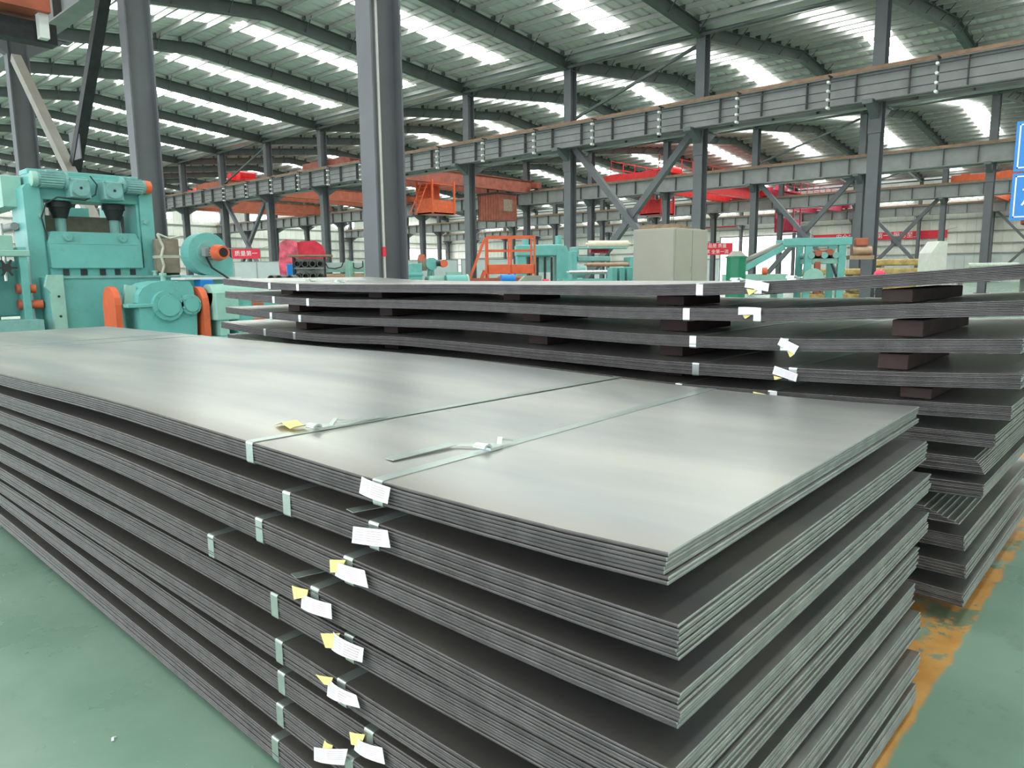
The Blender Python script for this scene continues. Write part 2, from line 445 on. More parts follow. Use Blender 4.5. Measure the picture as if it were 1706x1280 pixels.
# columns -------------------------------------------------------------
ZB = 7.32                                              # top of the crane rails
def bracket_mb(dx):
    mb = MB()
    mb.prism([(-.75 - dx, .0), (-dx, -.45), (-dx, .0)], 'y', -.12, .12)
    mb.box(-.85 - dx, -dx, -.16, .16, 0, .03); mb.box(-.85 - dx, -.75 - dx, -.14, .14, -.10, 0)
    mb.prism([(.75 + dx, .0), (dx, -.45), (dx, .0)], 'y', -.12, .12)
    mb.box(dx, .85 + dx, -.16, .16, 0, .03)
    return mb.mesh('corbel', 'column_grey')
COLS = {}
for r, dx, by in ((1, .40, .24), (2, .42, .34), (3, .42, .34), (4, .42, .34), (5, .36, .26)):
    shaft = MB().hcol(0, 0, dx, by, 0.02, ZR + .45).mesh('steel_column', 'column_grey')
    foot = MB().box(-dx / 2 - .12, dx / 2 + .12, -by / 2 - .12, by / 2 + .12, 0, .03).mesh('base_plate', 'column_grey')
    corb = bracket_mb(dx / 2)
    plate = MB().box(-dx / 2 - .03, -dx / 2, -by / 2 - .02, by / 2 + .02, 0, .9).mesh('splice_plate', 'column_grey')
    ys = FR[1:]
    for k, y in enumerate(ys):
        if r == 1: y = .46 + STEP * (k - 1)
        if r >= 4 and y < 5: continue
        names = {1: 'tall dark grey steel column near the stacks, %s from the right', 2: 'grey steel column under the nearest crane runway, %s from the right',
                 3: 'grey steel column carrying the second crane runway, %s from the right', 4: 'slim grey steel column carrying the third crane runway, %s from the right',
                 5: 'slim grey wall column on the far side wall, %s from the right'}
        if r == 1 and k > 5: continue
        kk = k - 1 if r < 4 else k - 2
        o = link('steel_column', shaft, None, (ROWS[r], y, 0))
        COLS[(r, k)] = o
        tag(o, names[r] % (ORD[kk] if kk >= 0 else 'nearest'), 'column',
            {1: 'columns beside the sheet stacks', 2: 'columns of the first runway', 3: 'columns of the second runway', 4: 'columns of the third runway', 5: 'wall columns'}[r])
        link('base_plate', foot, o)
        link('corbel', corb, o, (0, 0, ZB - 1.07))
        if r in (2, 3): link('splice_plate', plate, o, (0, 0, 5.4))
# conduit on the big column
c0 = COLS[(1, 2)]
part('conduit', MB().cyl((-.11, -.10, .2), (-.11, -.10, 10.2), .016, 8), 'conduit_white', c0)
part('conduit_cap', MB().cyl((-.11, -.10, 1.42), (-.11, -.10, 1.52), .024, 10), 'banner_red', c0)
part('cable_box', MB().box(-.17, -.05, -.16, -.06, 4.0, 4.06), 'dark_steel', c0)

# crane runways -------------------------------------------------------
def runway(r, dxoff, label, near):
    x = ROWS[r] + dxoff
    root = thing('crane_runway_beam', label, 'crane beam', (x, 0, ZB - 1.03))
    part('girder', MB().ibeam_y(0, 0, .88, .36, YA, YB, .03, .02), 'girder_grey', root)
    part('rail', MB().box(-.05, .05, YA, YB, .91, 1.03).box(-.20, .20, YA, YB, .88, .91), 'rail_rust', root)
    st = MB().box(-.165, -.01, -.012, .012, .03, .85).mesh('stiffener', 'stiff_grey')
    y = YA + .5
    while y < YB:
        link('stiffener', st, root, (0, y, 0)); y += 1.5
    if near:
        for i, z in enumerate((.78, .52, .26)):
            part('conductor_bar', MB().bar((-.42, YA, z - .1), (-.42, YB, z - .1), .022), 'dark_steel', root)
        part('cable_tray', MB().box(-.40, -.18, YA, YB, -.06, -.03), 'stiff_grey', root)
        br = MB().box(-.5, -.16, -.02, .02, .86, .90).box(-.36, -.33, -.02, .02, -.12, .9).mesh('conductor_bracket', 'dark_steel')
        ins = MB()
        for z in (.68, .42, .16, -.08): ins.cyl((-.52, 0, z), (-.36, 0, z), .045, 8)
        ins = ins.mesh('insulator', 'insulator_white')
        one = MB().cyl((-.53, 0, 0), (-.36, 0, 0), .045, 8).mesh('insulator', 'insulator_white')
        y = YA + 1.2
        while y < YB:
            b = link('conductor_bracket', br, root, (0, y, 0))
            if y < 50:
                for z in (.68, .42, .16, -.08): link('insulator', one, b, (0, 0, z))
            y += 3.0
    return root
runway(1, .50, 'dark crane runway beam overhead at the top left corner', False)
runway(2, -.47, 'long grey crane runway beam with rusty rail and white insulators, nearest across the hall', True)
runway(3, -.47, 'grey crane runway beam behind the nearest one, second across the hall', False)
runway(4, -.47, 'grey crane runway beam third across the hall, carrying the red cranes', False)
for r_, nm_ in ((2, 'first'), (3, 'second'), (4, 'third')):
    runway(r_, .47, 'crane runway beam fixed behind the %s row of columns, on its far side' % nm_, False)
runway(5, -.43, 'crane runway beam running along the far side wall under the windows', False)

# bracing between columns ----------------------------------------------
def xbrace(r, ya, yb, z0, z1, w, label, mat='column_grey'):
    root = thing('cross_brace', label, 'brace', (ROWS[r], ya, 0))
    L = yb - ya
    part('brace_member', MB().bar((.03, .25, z1), (.03, L - .25, z0), w, w), mat if r != 1 else 'dark_steel', root)
    part('brace_member', MB().bar((-.09, .25, z0), (-.09, L - .25, z1 if r != 1 else z1 - 1.3), w, w), 'belt_grey' if r == 1 else mat, root)
    part('gusset', MB().cbox((-.03, L / 2, (z0 + z1) / 2), (.02, w * 3, w * 3)), mat, root)
xbrace(1, .46 + 12, .46 + 18, .3, 7.0, .17, 'crossed dark and light brace between the two left columns behind the teal machine')
xbrace(2, FR[4], FR[5], .3, 6.4, .24, 'crossed steel brace beside the beige cabinet under the nearest runway')
xbrace(2, FR[9], FR[10], .3, 6.4, .20, 'crossed steel brace near the red covered machine at the left')
xbrace(3, FR[4], FR[5], .3, 6.4, .24, 'crossed steel brace behind the teal conveyor frame')
xbrace(4, FR[4], FR[5], .3, 6.4, .24, 'crossed steel brace right of the leaning grey column, before the side wall')
xbrace(5, FR[3], FR[4], .3, 6.4, .2, 'crossed steel brace against the side wall beside the blue sign')
for r, ya, yb, lab in ((2, FR[4], FR[5], 'slanting rod brace between roof and nearest runway beam'), (3, FR[4], FR[5], 'slanting rod brace between roof and second runway beam'),
                       (4, FR[4], FR[5], 'slanting rod brace between roof and third runway beam'), (2, FR[9], FR[10], 'slanting rod brace above the runway at the far left')):
    o = tag(part('rod_brace', MB().bar((0, .25, ZR - .15), (0, yb - ya - .25, ZB + .2), .10), 'rafter_grey', None, (ROWS[r], ya, 0)), lab, 'brace')

# ================================================================== STEEL SHEET STACKS
def smooth_profile(pts):
    pts = sorted(pts)
    n = len(pts)
    m = []
    for i in range(n):
        a, b = pts[max(0, i - 1)], pts[min(n - 1, i + 1)]
        m.append((b[1] - a[1]) / (b[0] - a[0]))
    def f(s):
        if s <= pts[0][0]: return pts[0][1] + m[0] * (s - pts[0][0])
        if s >= pts[-1][0]: return pts[-1][1]
        for i in range(n - 1):
            if s <= pts[i + 1][0]:
                h = pts[i + 1][0] - pts[i][0]; t = (s - pts[i][0]) / h
                return ((2 * t**3 - 3 * t**2 + 1) * pts[i][1] + (t**3 - 2 * t**2 + t) * h * m[i] + (-2 * t**3 + 3 * t**2) * pts[i + 1][1] + (t**3 - t**2) * h * m[i + 1])
    return f
def sheet_mesh(w, L, prof, ztop, t, x0, s0, ns):
    """one sheet with chamfered edges following the sag of its bundle"""
    c = t * .28
    st = [s0, s0 + c] + [s0 + L * i / ns for i in range(1, ns)] + [s0 + L - c, s0 + L]
    ring = []
    mb = MB(); vs = []
    for j, s in enumerate(st):
        z = prof(min(max(s, 0), 1e9)) - ztop
        end = j in (0, len(st) - 1)
        cc = c
        if end:
            q = [(x0 + c, z - c), (x0 + c, z - t + c), (x0 + c, z - t + c), (x0 + c, z - t + c), (x0 + w - c, z - t + c), (x0 + w - c, z - t + c), (x0 + w - c, z - c), (x0 + w - c, z - c)]
            q = [(x0 + c, z - c), (x0, z - c), (x0, z - t + c), (x0 + c, z - t + c), (x0 + w - c, z - t + c), (x0 + w, z - t + c), (x0 + w, z - c), (x0 + w - c, z - c)]
        else:
            q = [(x0 + c, z), (x0, z - c), (x0, z - t + c), (x0 + c, z - t), (x0 + w - c, z - t), (x0 + w, z - t + c), (x0 + w, z - c), (x0 + w - c, z)]
        vs += [(x, s, zz) for x, zz in q]
    fs = []
    for j in range(len(st) - 1):
        for i in range(8):
            k = (i + 1) % 8
            fs.append((j * 8 + i, j * 8 + k, j * 8 + 8 + k, j * 8 + 8 + i))
    n = len(st) - 1
    fs.append(tuple(range(7, -1, -1))); fs.append(tuple(n * 8 + i for i in range(8)))
    top = [f for f in fs if len(f) == 4 and f[0] % 8 in (7, 3) and 0 < f[0] // 8 < len(st) - 2]
    fs = [f for f in fs if f not in top]
    mb.add(vs, fs)
    for q in (7, 3):
        k = (q + 1) % 8
        tv = []
        for j in range(1, len(st) - 1): tv += [vs[j * 8 + q], vs[j * 8 + k]]
        mb.add(tv, [(2 * i, 2 * i + 1, 2 * i + 3, 2 * i + 2) for i in range(len(st) - 3)], True)
    idx = []
    for f in mb.f[len(fs):]: idx.append(0)
    pre = []
    for f in fs:
        if len(f) == 8: pre.append(2); continue
        j, i = f[0] // 8, f[0] % 8
        pre.append(2 if j == 0 or j == len(st) - 2 else 1)
    idx = pre + idx
    return mb.mesh('sheet', ('sheet_steel', 'sheet_mill_edge', 'sheet_cut_end'), idx)
def strap_mb(w, T, zt, s, hw=.0155, skew=0.0):
    """flat steel band round the bundle at s; zt = top height in local z"""
    e = .0022; r = .006
    p = []
    def corner(cx, cz, a0):
        for i in range(4):
            a = a0 + (PI / 2) * i / 3; p.append((cx + r * math.cos(a), cz + r * math.sin(a)))
    x0, x1, z0, z1 = -e, w + e, zt - T - e, zt + e
    corner(x1 - r, z1 - r, 0); corner(x0 + r, z1 - r, PI / 2); corner(x0 + r, z0 + r, PI); corner(x1 - r, z0 + r, 1.5 * PI)
    mb = MB(); n = len(p); vs = []
    cx, cz = w / 2, zt - T / 2
    for x, z in p:
        ix, iz = x + (.0016 if x < cx else -.0016), z + (.0016 if z < cz else -.0016)
        q = s + skew * x / w; vs += [(x, q - hw, z), (x, q + hw, z), (ix, q + hw, iz), (ix, q - hw, iz)]
    fs = []
    for i in range(n):
        k = (i + 1) % n
        for a, b in ((0, 1), (1, 2), (2, 3), (3, 0)): fs.append((i * 4 + a, k * 4 + a, k * 4 + b, i * 4 + b))
    mb.add(vs, fs)
    return mb
def paper_mb(corners, bulge, out, segs=6, th=.0009):
    """bent paper: corners = four (s,z) of the sheet (tl,tr,br,bl) on the edge face, bulging away from it"""
    (tl, tr, br, bl) = corners
    mb = MB(); fr = []
    for i in range(segs + 1):
        t = i / segs
        o = -(out + bulge * math.sin(PI * t) + .004 * t)
        a = (tl[0] + (tr[0] - tl[0]) * t, tl[1] + (tr[1] - tl[1]) * t + .35 * bulge * math.sin(PI * t))
        b = (bl[0] + (br[0] - bl[0]) * t, bl[1] + (br[1] - bl[1]) * t + .35 * bulge * math.sin(PI * t))
        fr.append((o, a, b))
    vs = []
    for o, a, b in fr:
        vs += [(o, a[0], a[1]), (o - .003, b[0], b[1]), (o + th, a[0], a[1]), (o + th - .003, b[0], b[1])]
    fs = []
    for i in range(segs):
        p, q = 4 * i, 4 * i + 4
        fs += [(p, p + 1, q + 1, q), (p + 2, q + 2, q + 3, p + 3), (p, q, q + 2, p + 2), (p + 1, p + 3, q + 3, q + 1)]
    fs += [(0, 2, 3, 1), (4 * segs, 4 * segs + 1, 4 * segs + 3, 4 * segs + 2)]
    mb.add(vs, fs)
    return mb
def bundle(stack, idx, x, y, th, w, L, prof, T, n, straps, papers=(), yellows=(), fan=0.0, jit=.004, drop=0.0, skew=0.0):
    f = smooth_profile(prof)
    base = min(f(L * i / 20) for i in range(21)) - T
    order = 'topmost' if idx == 0 else ORD[idx] + ' from the top,'
    label = '%s strapped bundle of dark steel sheets in the %s stack' % (order, stack)
    root = thing('steel_sheet_bundle', label, 'steel sheets', (x, y, base), math.radians(th), 'sheet bundles of the %s stack' % stack)
    t = T / n
    bend = 0
    for k in range(n):
        j = random.uniform(-jit, jit)
        s0 = random.uniform(-jit, jit) - fan * k + drop * k
        x0 = random.uniform(-jit * .6, jit * .3)
        link('sheet', sheet_mesh(w + random.uniform(-.002, .002), L, lambda s, k=k: f(s) - base - k * t, 0, t * .88, x0, s0, 32), root)
    out = []
    for s in straps:
        out.append(part('strap', strap_mb(w, T + .001, f(s) - base, s, .0155, skew if s == straps[0] else 0), 'strap_steel', root))
    for c, bl in papers:
        c = [(s, z - base) for s, z in c]
        p = part('paper_tag', paper_mb(c, bl, .006), 'paper_white', root)
        m = lambda u, v: (c[0][0] + (c[1][0] - c[0][0]) * u + (c[3][0] - c[0][0]) * v, c[0][1] + (c[1][1] - c[0][1]) * u + (c[3][1] - c[0][1]) * v)
        for q, mt in (((.10, .12, .46, .86), 'paper_print'), ((.52, .15, .92, .84), 'paper_stamp')):
            for i in range(5):
                v0 = q[1] + (q[3] - q[1]) * i / 5
                u0, u1 = q[0], q[2]
                o = .0068 + bl * math.sin(PI * (u0 + u1) / 2) + .004 * (u0 + u1) / 2
                pr = paper_mb([m(u0, v0), m(u1, v0), m(u1, v0 + .022), m(u0, v0 + .022)], 0.0, 0, 3, .0003)
                nv = []
                for (xx, ss, z2) in pr.v:
                    uu = min(max((ss - c[0][0]) / (c[1][0] - c[0][0] + 1e-9), 0), 1)
                    vv = v0
                    nv.append((-(.0066 + bl * math.sin(PI * uu) + .004 * uu) - .003 * vv - .0009 + (.0003 if xx > -.0005 else 0), ss, z2 + .35 * bl * math.sin(PI * uu)))
                pr.v = nv
                part('print_line', pr, mt, p)
    for c, bl in yellows:
        c = [(s, z - base) for s, z in c]
        part('yellow_tag', paper_mb(c, bl, .003), 'paper_yellow', root)
    return root, f, base, out

NEAR = [  # x, y, turn, width, thickness, sheets, profile, straps
    (.902, .521, 1.4, 1.50, .051, 7, [(0, .825), (.23, .817), (.63, .815), (1.15, .825), (2.0, .841), (3.13, .834), (6, .832)], [1.145, .655, 4.36, 4.66]),
    (.894, .495, 1.2, 1.50, .056, 9, [(0, .725), (.26, .723), (.66, .726), (1.1, .731), (2.05, .747), (3.2, .745), (6, .742)], [1.01, .69, 4.4, 4.7]),
    (.876, .480, 1.0, 1.50, .058, 9, [(0, .633), (.26, .631), (.66, .636), (1.17, .647), (2.05, .669), (3.21, .669), (6, .664)], [1.13, .775, 4.4, 4.7]),
    (.860, .481, .8, 1.50, .060, 10, [(0, .523), (.24, .526), (.65, .538), (1.2, .550), (2.05, .570), (3.22, .588), (6, .582)], [1.36, .885, 4.4, 4.7]),
    (.872, .477, .6, 1.35, .060, 10, [(0, .456), (.26, .458), (.67, .458), (1.15, .467), (2.12, .479), (3.36, .478), (6, .476)], [1.09, .79, 4.4, 4.7]),
    (.860, .492, .3, 1.39, .058, 10, [(0, .340), (.65, .345), (1.05, .354), (2.13, .366), (3.41, .384), (6, .380)], [1.055, .80, 4.4, 4.7]),
    (.860, .475, 0., 1.38, .056, 10, [(0, .262), (.68, .266), (1.08, .266), (2.2, .288), (3.54, .292), (6, .290)], [1.08, .73, 4.4, 4.7]),
    (.850, .464, -.3, 1.33, .056, 9, [(0, .172), (.68, .174), (1.1, .178), (2.3, .196), (3.62, .213), (6, .210)], [1.10, .81, 4.4, 4.7]),
    (.835, .471, -.6, 1.33, .060, 9, [(0, .083), (1.1, .085), (2.3, .094), (3.67, .103), (6, .10)], [1.11, .85, 4.4, 4.7]),
]
# tag corners in (s, height): top-left, top-right, bottom-right, bottom-left with s growing to the left of the picture
_ = 0
NTAG = {
    0: ([([(0.699, 0.817), (0.604, 0.812), (0.611, 0.778), (0.706, 0.782)], .010)], []),
    1: ([([(0.753, 0.706), (0.636, 0.725), (0.625, 0.692), (0.756, 0.67)], .010)], []),
    2: ([([(0.811, 0.623), (0.709, 0.631), (0.695, 0.598), (0.814, 0.591)], .010)], [([(0.84, 0.618), (0.776, 0.635), (0.792, 0.604), (0.836, 0.591)], .004)]),
    3: ([([(0.929, 0.52), (0.812, 0.532), (0.807, 0.5), (0.932, 0.486)], .010)], [([(0.975, 0.525), (0.902, 0.537), (0.904, 0.52), (0.964, 0.495)], .004)]),
    4: ([([(0.841, 0.453), (0.727, 0.456), (0.73, 0.424), (0.847, 0.411)], .010)], [([(0.896, 0.43), (0.814, 0.459), (0.833, 0.419), (0.875, 0.404)], .004)]),
    5: ([([(0.842, 0.34), (0.734, 0.345), (0.719, 0.323), (0.847, 0.298)], .010)], [([(0.899, 0.327), (0.823, 0.35), (0.828, 0.331), (0.863, 0.319)], .004)]),
    6: ([([(0.77, 0.235), (0.673, 0.257), (0.662, 0.226), (0.775, 0.205)], .010)], [([(0.799, 0.234), (0.735, 0.258), (0.747, 0.229), (0.79, 0.209)], .004)]),
    7: ([([(0.944, 0.14), (0.8, 0.204), (0.812, 0.161), (0.942, 0.109)], .010)], [([(0.902, 0.175), (0.863, 0.182), (0.864, 0.17), (0.909, 0.152)], .004)]),
}
def seal_mb(x, s, z):
    mb = MB()
    mb.box(x - .022, x + .022, s - .019, s + .019, z, z + .007)
    for i in range(7):
        a = PI * .9 * i / 6
        mb.cyl((x - .03 + .012 * math.cos(a), s - .018, z + .006 + .010 * math.sin(a)), (x - .03 + .012 * math.cos(a), s + .018, z + .006 + .010 * math.sin(a)), .0028, 6)
    mb.bar((x + .015, s - .012, z + .008), (x + .05, s + .016, z + .016), .012, .003)
    mb.bar((x + .045, s + .012, z + .013), (x + .07, s - .006, z + .008), .012, .003)
    return mb
for i, (x, y, th, w, T, n, prof, straps) in enumerate(NEAR):
    pp, yy = NTAG.get(i, ([], []))
    root, f, base, so = bundle('near', i, x, y, th, w, 6.0, prof, T, n, straps, pp, yy, skew=-.10 if i == 0 else 0)
    if i == 0:
        z = f(1.145) - base + .0024
        part('strap_seal', seal_mb(.205, 1.131, z), 'strap_steel', so[0])
        part('strap_seal', seal_mb(.34, .655, f(.655) - base + .0024), 'strap_steel', so[1])
        tl = MB().bar((.24, 1.128, z + .010), (.40, 1.117, z + .004), .030, .0016)
        part('strap_tail', tl, 'strap_steel', so[0])
        z2 = f(.74) - base + .004
        tl = MB().bar((.115, .757, z2), (.300, .742, z2 + .003), .031, .0016).bar((.300, .736, z2 + .003), (.345, .668, z2 + .004), .016, .0016)
        part('strap_tail', tl, 'strap_steel', so[1])
        zt = f(1.22) - base
        yt = MB()
        vs = []
        for a in range(6):
            t = a / 5; q = .004 + .012 * math.sin(PI * t * 1.3) ** 2
            for xx in (.135, .18): vs += [(xx, 1.255 - .095 * t, zt + q), (xx, 1.255 - .095 * t, zt + q + .0008)]
        fs = []
        for a in range(5):
            p, q = 4 * a, 4 * a + 4
            fs += [(p, q, q + 2, p + 2), (p + 1, p + 3, q + 3, q + 1), (p, p + 1, q + 1, q), (p + 2, q + 2, q + 3, p + 3)]
        fs += [(0, 2, 3, 1), (20, 21, 23, 22)]
        part('yellow_tag', yt.add(vs, fs), 'paper_yellow', root)
    if i in (1, 3):
        s = straps[1] + .04; z = f(s) - base + .004
        part('strap_tail', MB().bar((-.015, s + .02, z + .012), (.12, s - .005, z + .006), .03, .0016), 'strap_steel', so[1])

XF, WF = 2.80, 1.40
FAR = [  # thickness, sheets, profile (y, top height), straps (y), length
    (.048, 9, [(.37, 1.241), (.77, 1.212), (1.04, 1.195), (1.3, 1.183), (1.68, 1.173), (1.99, 1.170), (2.86, 1.171), (4.21, 1.170), (4.86, 1.180), (5.58, 1.210)], [4.89, 4.52, 1.49, 1.24]),
    (.050, 9, [(.37, 1.127), (.77, 1.105), (1.04, 1.087), (1.3, 1.078), (1.68, 1.073), (1.99, 1.071), (2.86, 1.080), (3.47, 1.078), (4.22, 1.072), (4.83, 1.082), (5.57, 1.113)], [4.85, 4.41, 1.55, 1.24]),
    (.048, 9, [(.37, 1.005), (.76, .985), (1.03, .971), (1.29, .963), (1.68, .957), (1.99, .959), (2.86, .973), (3.48, .966), (4.23, .956), (4.89, .964), (5.59, .990)], [4.91, 4.53, 1.52, 1.13]),
    (.050, 9, [(.36, .895), (.75, .870), (1.03, .859), (1.29, .850), (1.67, .844), (1.99, .847), (2.43, .850), (2.87, .856), (3.48, .858), (4.24, .836), (4.99, .842), (5.67, .872)], [5.0, 4.6, 1.5, 1.09]),
    (.048, 9, [(.38, .788), (.65, .775), (1.02, .763), (1.28, .757), (1.67, .751), (1.99, .758), (2.87, .768), (3.49, .755), (4.25, .746), (4.84, .748), (5.58, .778)], [4.85, 4.43, 1.58, 1.17]),
    (.045, 8, [(.42, .688), (.70, .682), (1.5, .672), (3.0, .676), (4.4, .668), (5.5, .68)], [1.4, 1.1, 4.4, 4.8]),
    (.052, 9, [(.47, .601), (.61, .596), (1.5, .586), (3.0, .590), (4.4, .584), (5.55, .592)], [1.4, 1.1, 4.4, 4.8]),
    (.048, 9, [(.44, .519), (.60, .513), (1.5, .503), (3.0, .506), (4.4, .50), (5.5, .51)], [1.4, 1.1, 4.4, 4.8]),
    (.047, 7, [(.60, .418), (1.5, .412), (3.0, .414), (4.4, .41), (5.6, .416)], [1.5, 1.2, 4.4, 4.8]),
    (.052, 9, [(.48, .328), (.60, .328), (1.5, .322), (3.0, .325), (4.4, .32), (5.5, .325)], [1.4, 1.1, 4.4, 4.8]),
    (.047, 9, [(.47, .226), (.62, .228), (1.5, .224), (3.0, .226), (4.4, .222), (5.5, .226)], [1.4, 1.1, 4.4, 4.8]),
    (.048, 9, [(.47, .126), (.62, .132), (1.5, .130), (3.0, .13), (4.4, .128), (5.5, .13)], [1.4, 1.1, 4.4, 4.8]),
]
FTAG = {
    0: ([([(1.288, 1.195), (1.192, 1.178), (1.194, 1.147), (1.292, 1.163)], .004)], [([(1.287, 1.158), (1.241, 1.151), (1.27, 1.133), (1.275, 1.133)], .002)]),
    1: ([([(1.317, 1.085), (1.222, 1.084), (1.221, 1.056), (1.316, 1.054)], .004)], [([(1.3, 1.054), (1.264, 1.053), (1.283, 1.04), (1.29, 1.04)], .002)]),
    2: ([([(1.143, 0.971), (1.07, 0.942), (1.086, 0.912), (1.154, 0.944)], .004)], [([(1.119, 0.924), (1.085, 0.912), (1.102, 0.898), (1.106, 0.899)], .002)]),
    3: ([([(1.16, 0.861), (1.067, 0.837), (1.072, 0.807), (1.167, 0.829)], .004)], [([(1.164, 0.822), (1.126, 0.816), (1.152, 0.807), (1.159, 0.806)], .002)]),
    4: ([([(1.176, 0.76), (1.146, 0.761), (1.145, 0.732), (1.175, 0.731)], .004)], [([(1.247, 0.75), (1.189, 0.745), (1.19, 0.737), (1.241, 0.734)], .002)]),
}
FZ = []
for i, (T, n, prof, straps) in enumerate(FAR):
    y = prof[0][0]; L = prof[-1][0] - y
    pr = [(a - y, b) for a, b in prof]
    pp, yy = FTAG.get(i, ([], []))
    sh = lambda lst: [([(s - y, z) for s, z in c], bl) for c, bl in lst]
    dx = {5: .0, 8: -.02}.get(i, 0) + random.uniform(-.006, .006)
    root, f, base, so = bundle('far', i, XF + dx, y, 0, WF, L, pr, T, n, [s - y for s in straps], sh(pp), sh(yy), fan={8: .018, 6: .004}.get(i, 0))
    FZ.append((f, y, T))
    if i == 0:
        for s in straps:
            part('strap_seal', seal_mb(.35, s - y, f(s - y) - base + .0024), 'strap_steel', so[straps.index(s)])

# spacers -------------------------------------------------------------
def spacer(x0, x1, y0, y1, z0, z1, label, group):
    o = part('spacer_block', MB().box(0, x1 - x0, 0, y1 - y0, 0, z1 - z0), 'spacer_wood', None, (x0, y0, z0), 0, .004)
    tag(o, label, 'spacer block', group)
SPF = [[(4.86, 5.02, 0.02, 1.3), (3.85, 3.99, .05, 1.3), (2.64, 2.76, .03, .52), (1.66, 1.80, .03, .52), (.70, .80, .03, .80)],
       [(4.78, 4.93, .02, 1.3), (3.75, 3.88, .05, 1.3), (2.50, 2.62, .03, .60), (1.64, 1.78, .03, .60), (.66, .76, .03, .75)],
       [(4.70, 4.84, .02, 1.3), (3.7, 3.84, .05, .8), (2.45, 2.58, .03, 1.2), (1.66, 1.78, .03, 1.2), (.70, .80, .03, .65)],
       [(4.9, 5.04, .02, 1.3), (3.7, 3.84, .05, .8), (2.45, 2.58, .03, 1.2), (1.66, 1.78, .03, 1.2), (.62, .72, .03, .6)]]
for i in range(12):
    f, y, T = FZ[i]
    pos = SPF[i] if i < 4 else [(4.7, 4.84, .1, 1.3), (2.6, 2.74, .1, 1.3), (1.2, 1.33, .12, 1.3)]
    for j, (ya, yb, xa, xb) in enumerate(pos):
        ym = (ya + yb) / 2
        zb = min(f(ya - y), f(yb - y), f(ym - y)) - T
        if i < 11:
            f2, y2, T2 = FZ[i + 1]; zl = max(f2(ya - y2), f2(ym - y2), f2(yb - y2))
        else: zl = 0.0
        if i < 4 and j < 4: xa += .14
        pad = .0035
        lab = 'dark reddish spacer block under bundle %s of the far stack, %s' % (['one', 'two', 'three', 'four', 'five', 'six', 'seven', 'eight', 'nine', 'ten', 'eleven', 'twelve'][i], ['at its left end', 'left of its middle', 'at its middle', 'right of its middle', 'at its right end'][j] if i < 4 else ['at its left end', 'at its middle', 'at its right end'][j])
        spacer(XF + xa, XF + xb, ya, yb, zl + pad, zb - pad, lab, 'spacers of the far stack')
for i in range(9):
    x, y, th, w, T, n, prof, straps = NEAR[i]
    f = smooth_profile(prof)
    for j, s in enumerate((.9, 2.6, 4.0, 5.4)):
        zb = min(f(s - .05), f(s), f(s + .05)) - T
        if i < 8:
            q = NEAR[i + 1]; zl = max(smooth_profile(q[6])(s + y - q[1] + e_) for e_ in (-.06, 0, .06))
        else: zl = 0
        if zb - zl < .012: continue
        lab = 'dark spacer block under bundle %s of the near stack, %s' % (['one', 'two', 'three', 'four', 'five', 'six', 'seven', 'eight', 'nine'][i], ['by the tags', 'near the front middle', 'near the back middle', 'at the back'][j])
        spacer(x + .22, x + w - .2, y + s - .04, y + s + .04, zl + .003, zb - .003, lab, 'spacers of the near stack')

# litter on the floor
for i, (px, py, l, a, m, lab) in enumerate(((.62, 2.02, .02, .9, 'paper_white', 'small white scrap lying on the green floor'), (.70, 1.72, .025, .3, 'paper_yellow', 'pale curled scrap lying on the green floor'), (.52, 1.38, .03, 1.2, 'spacer_wood', 'thin reddish splinter lying on the green floor'))):
    mb = MB().bar((-l / 2, 0, .004), (0, .003, .007), .006, .002).bar((0, .003, .007), (l / 2, -.002, .003), .005, .002)
    tag(part('floor_scrap', mb, m, None, (px, py, 0), a), lab, 'scrap')

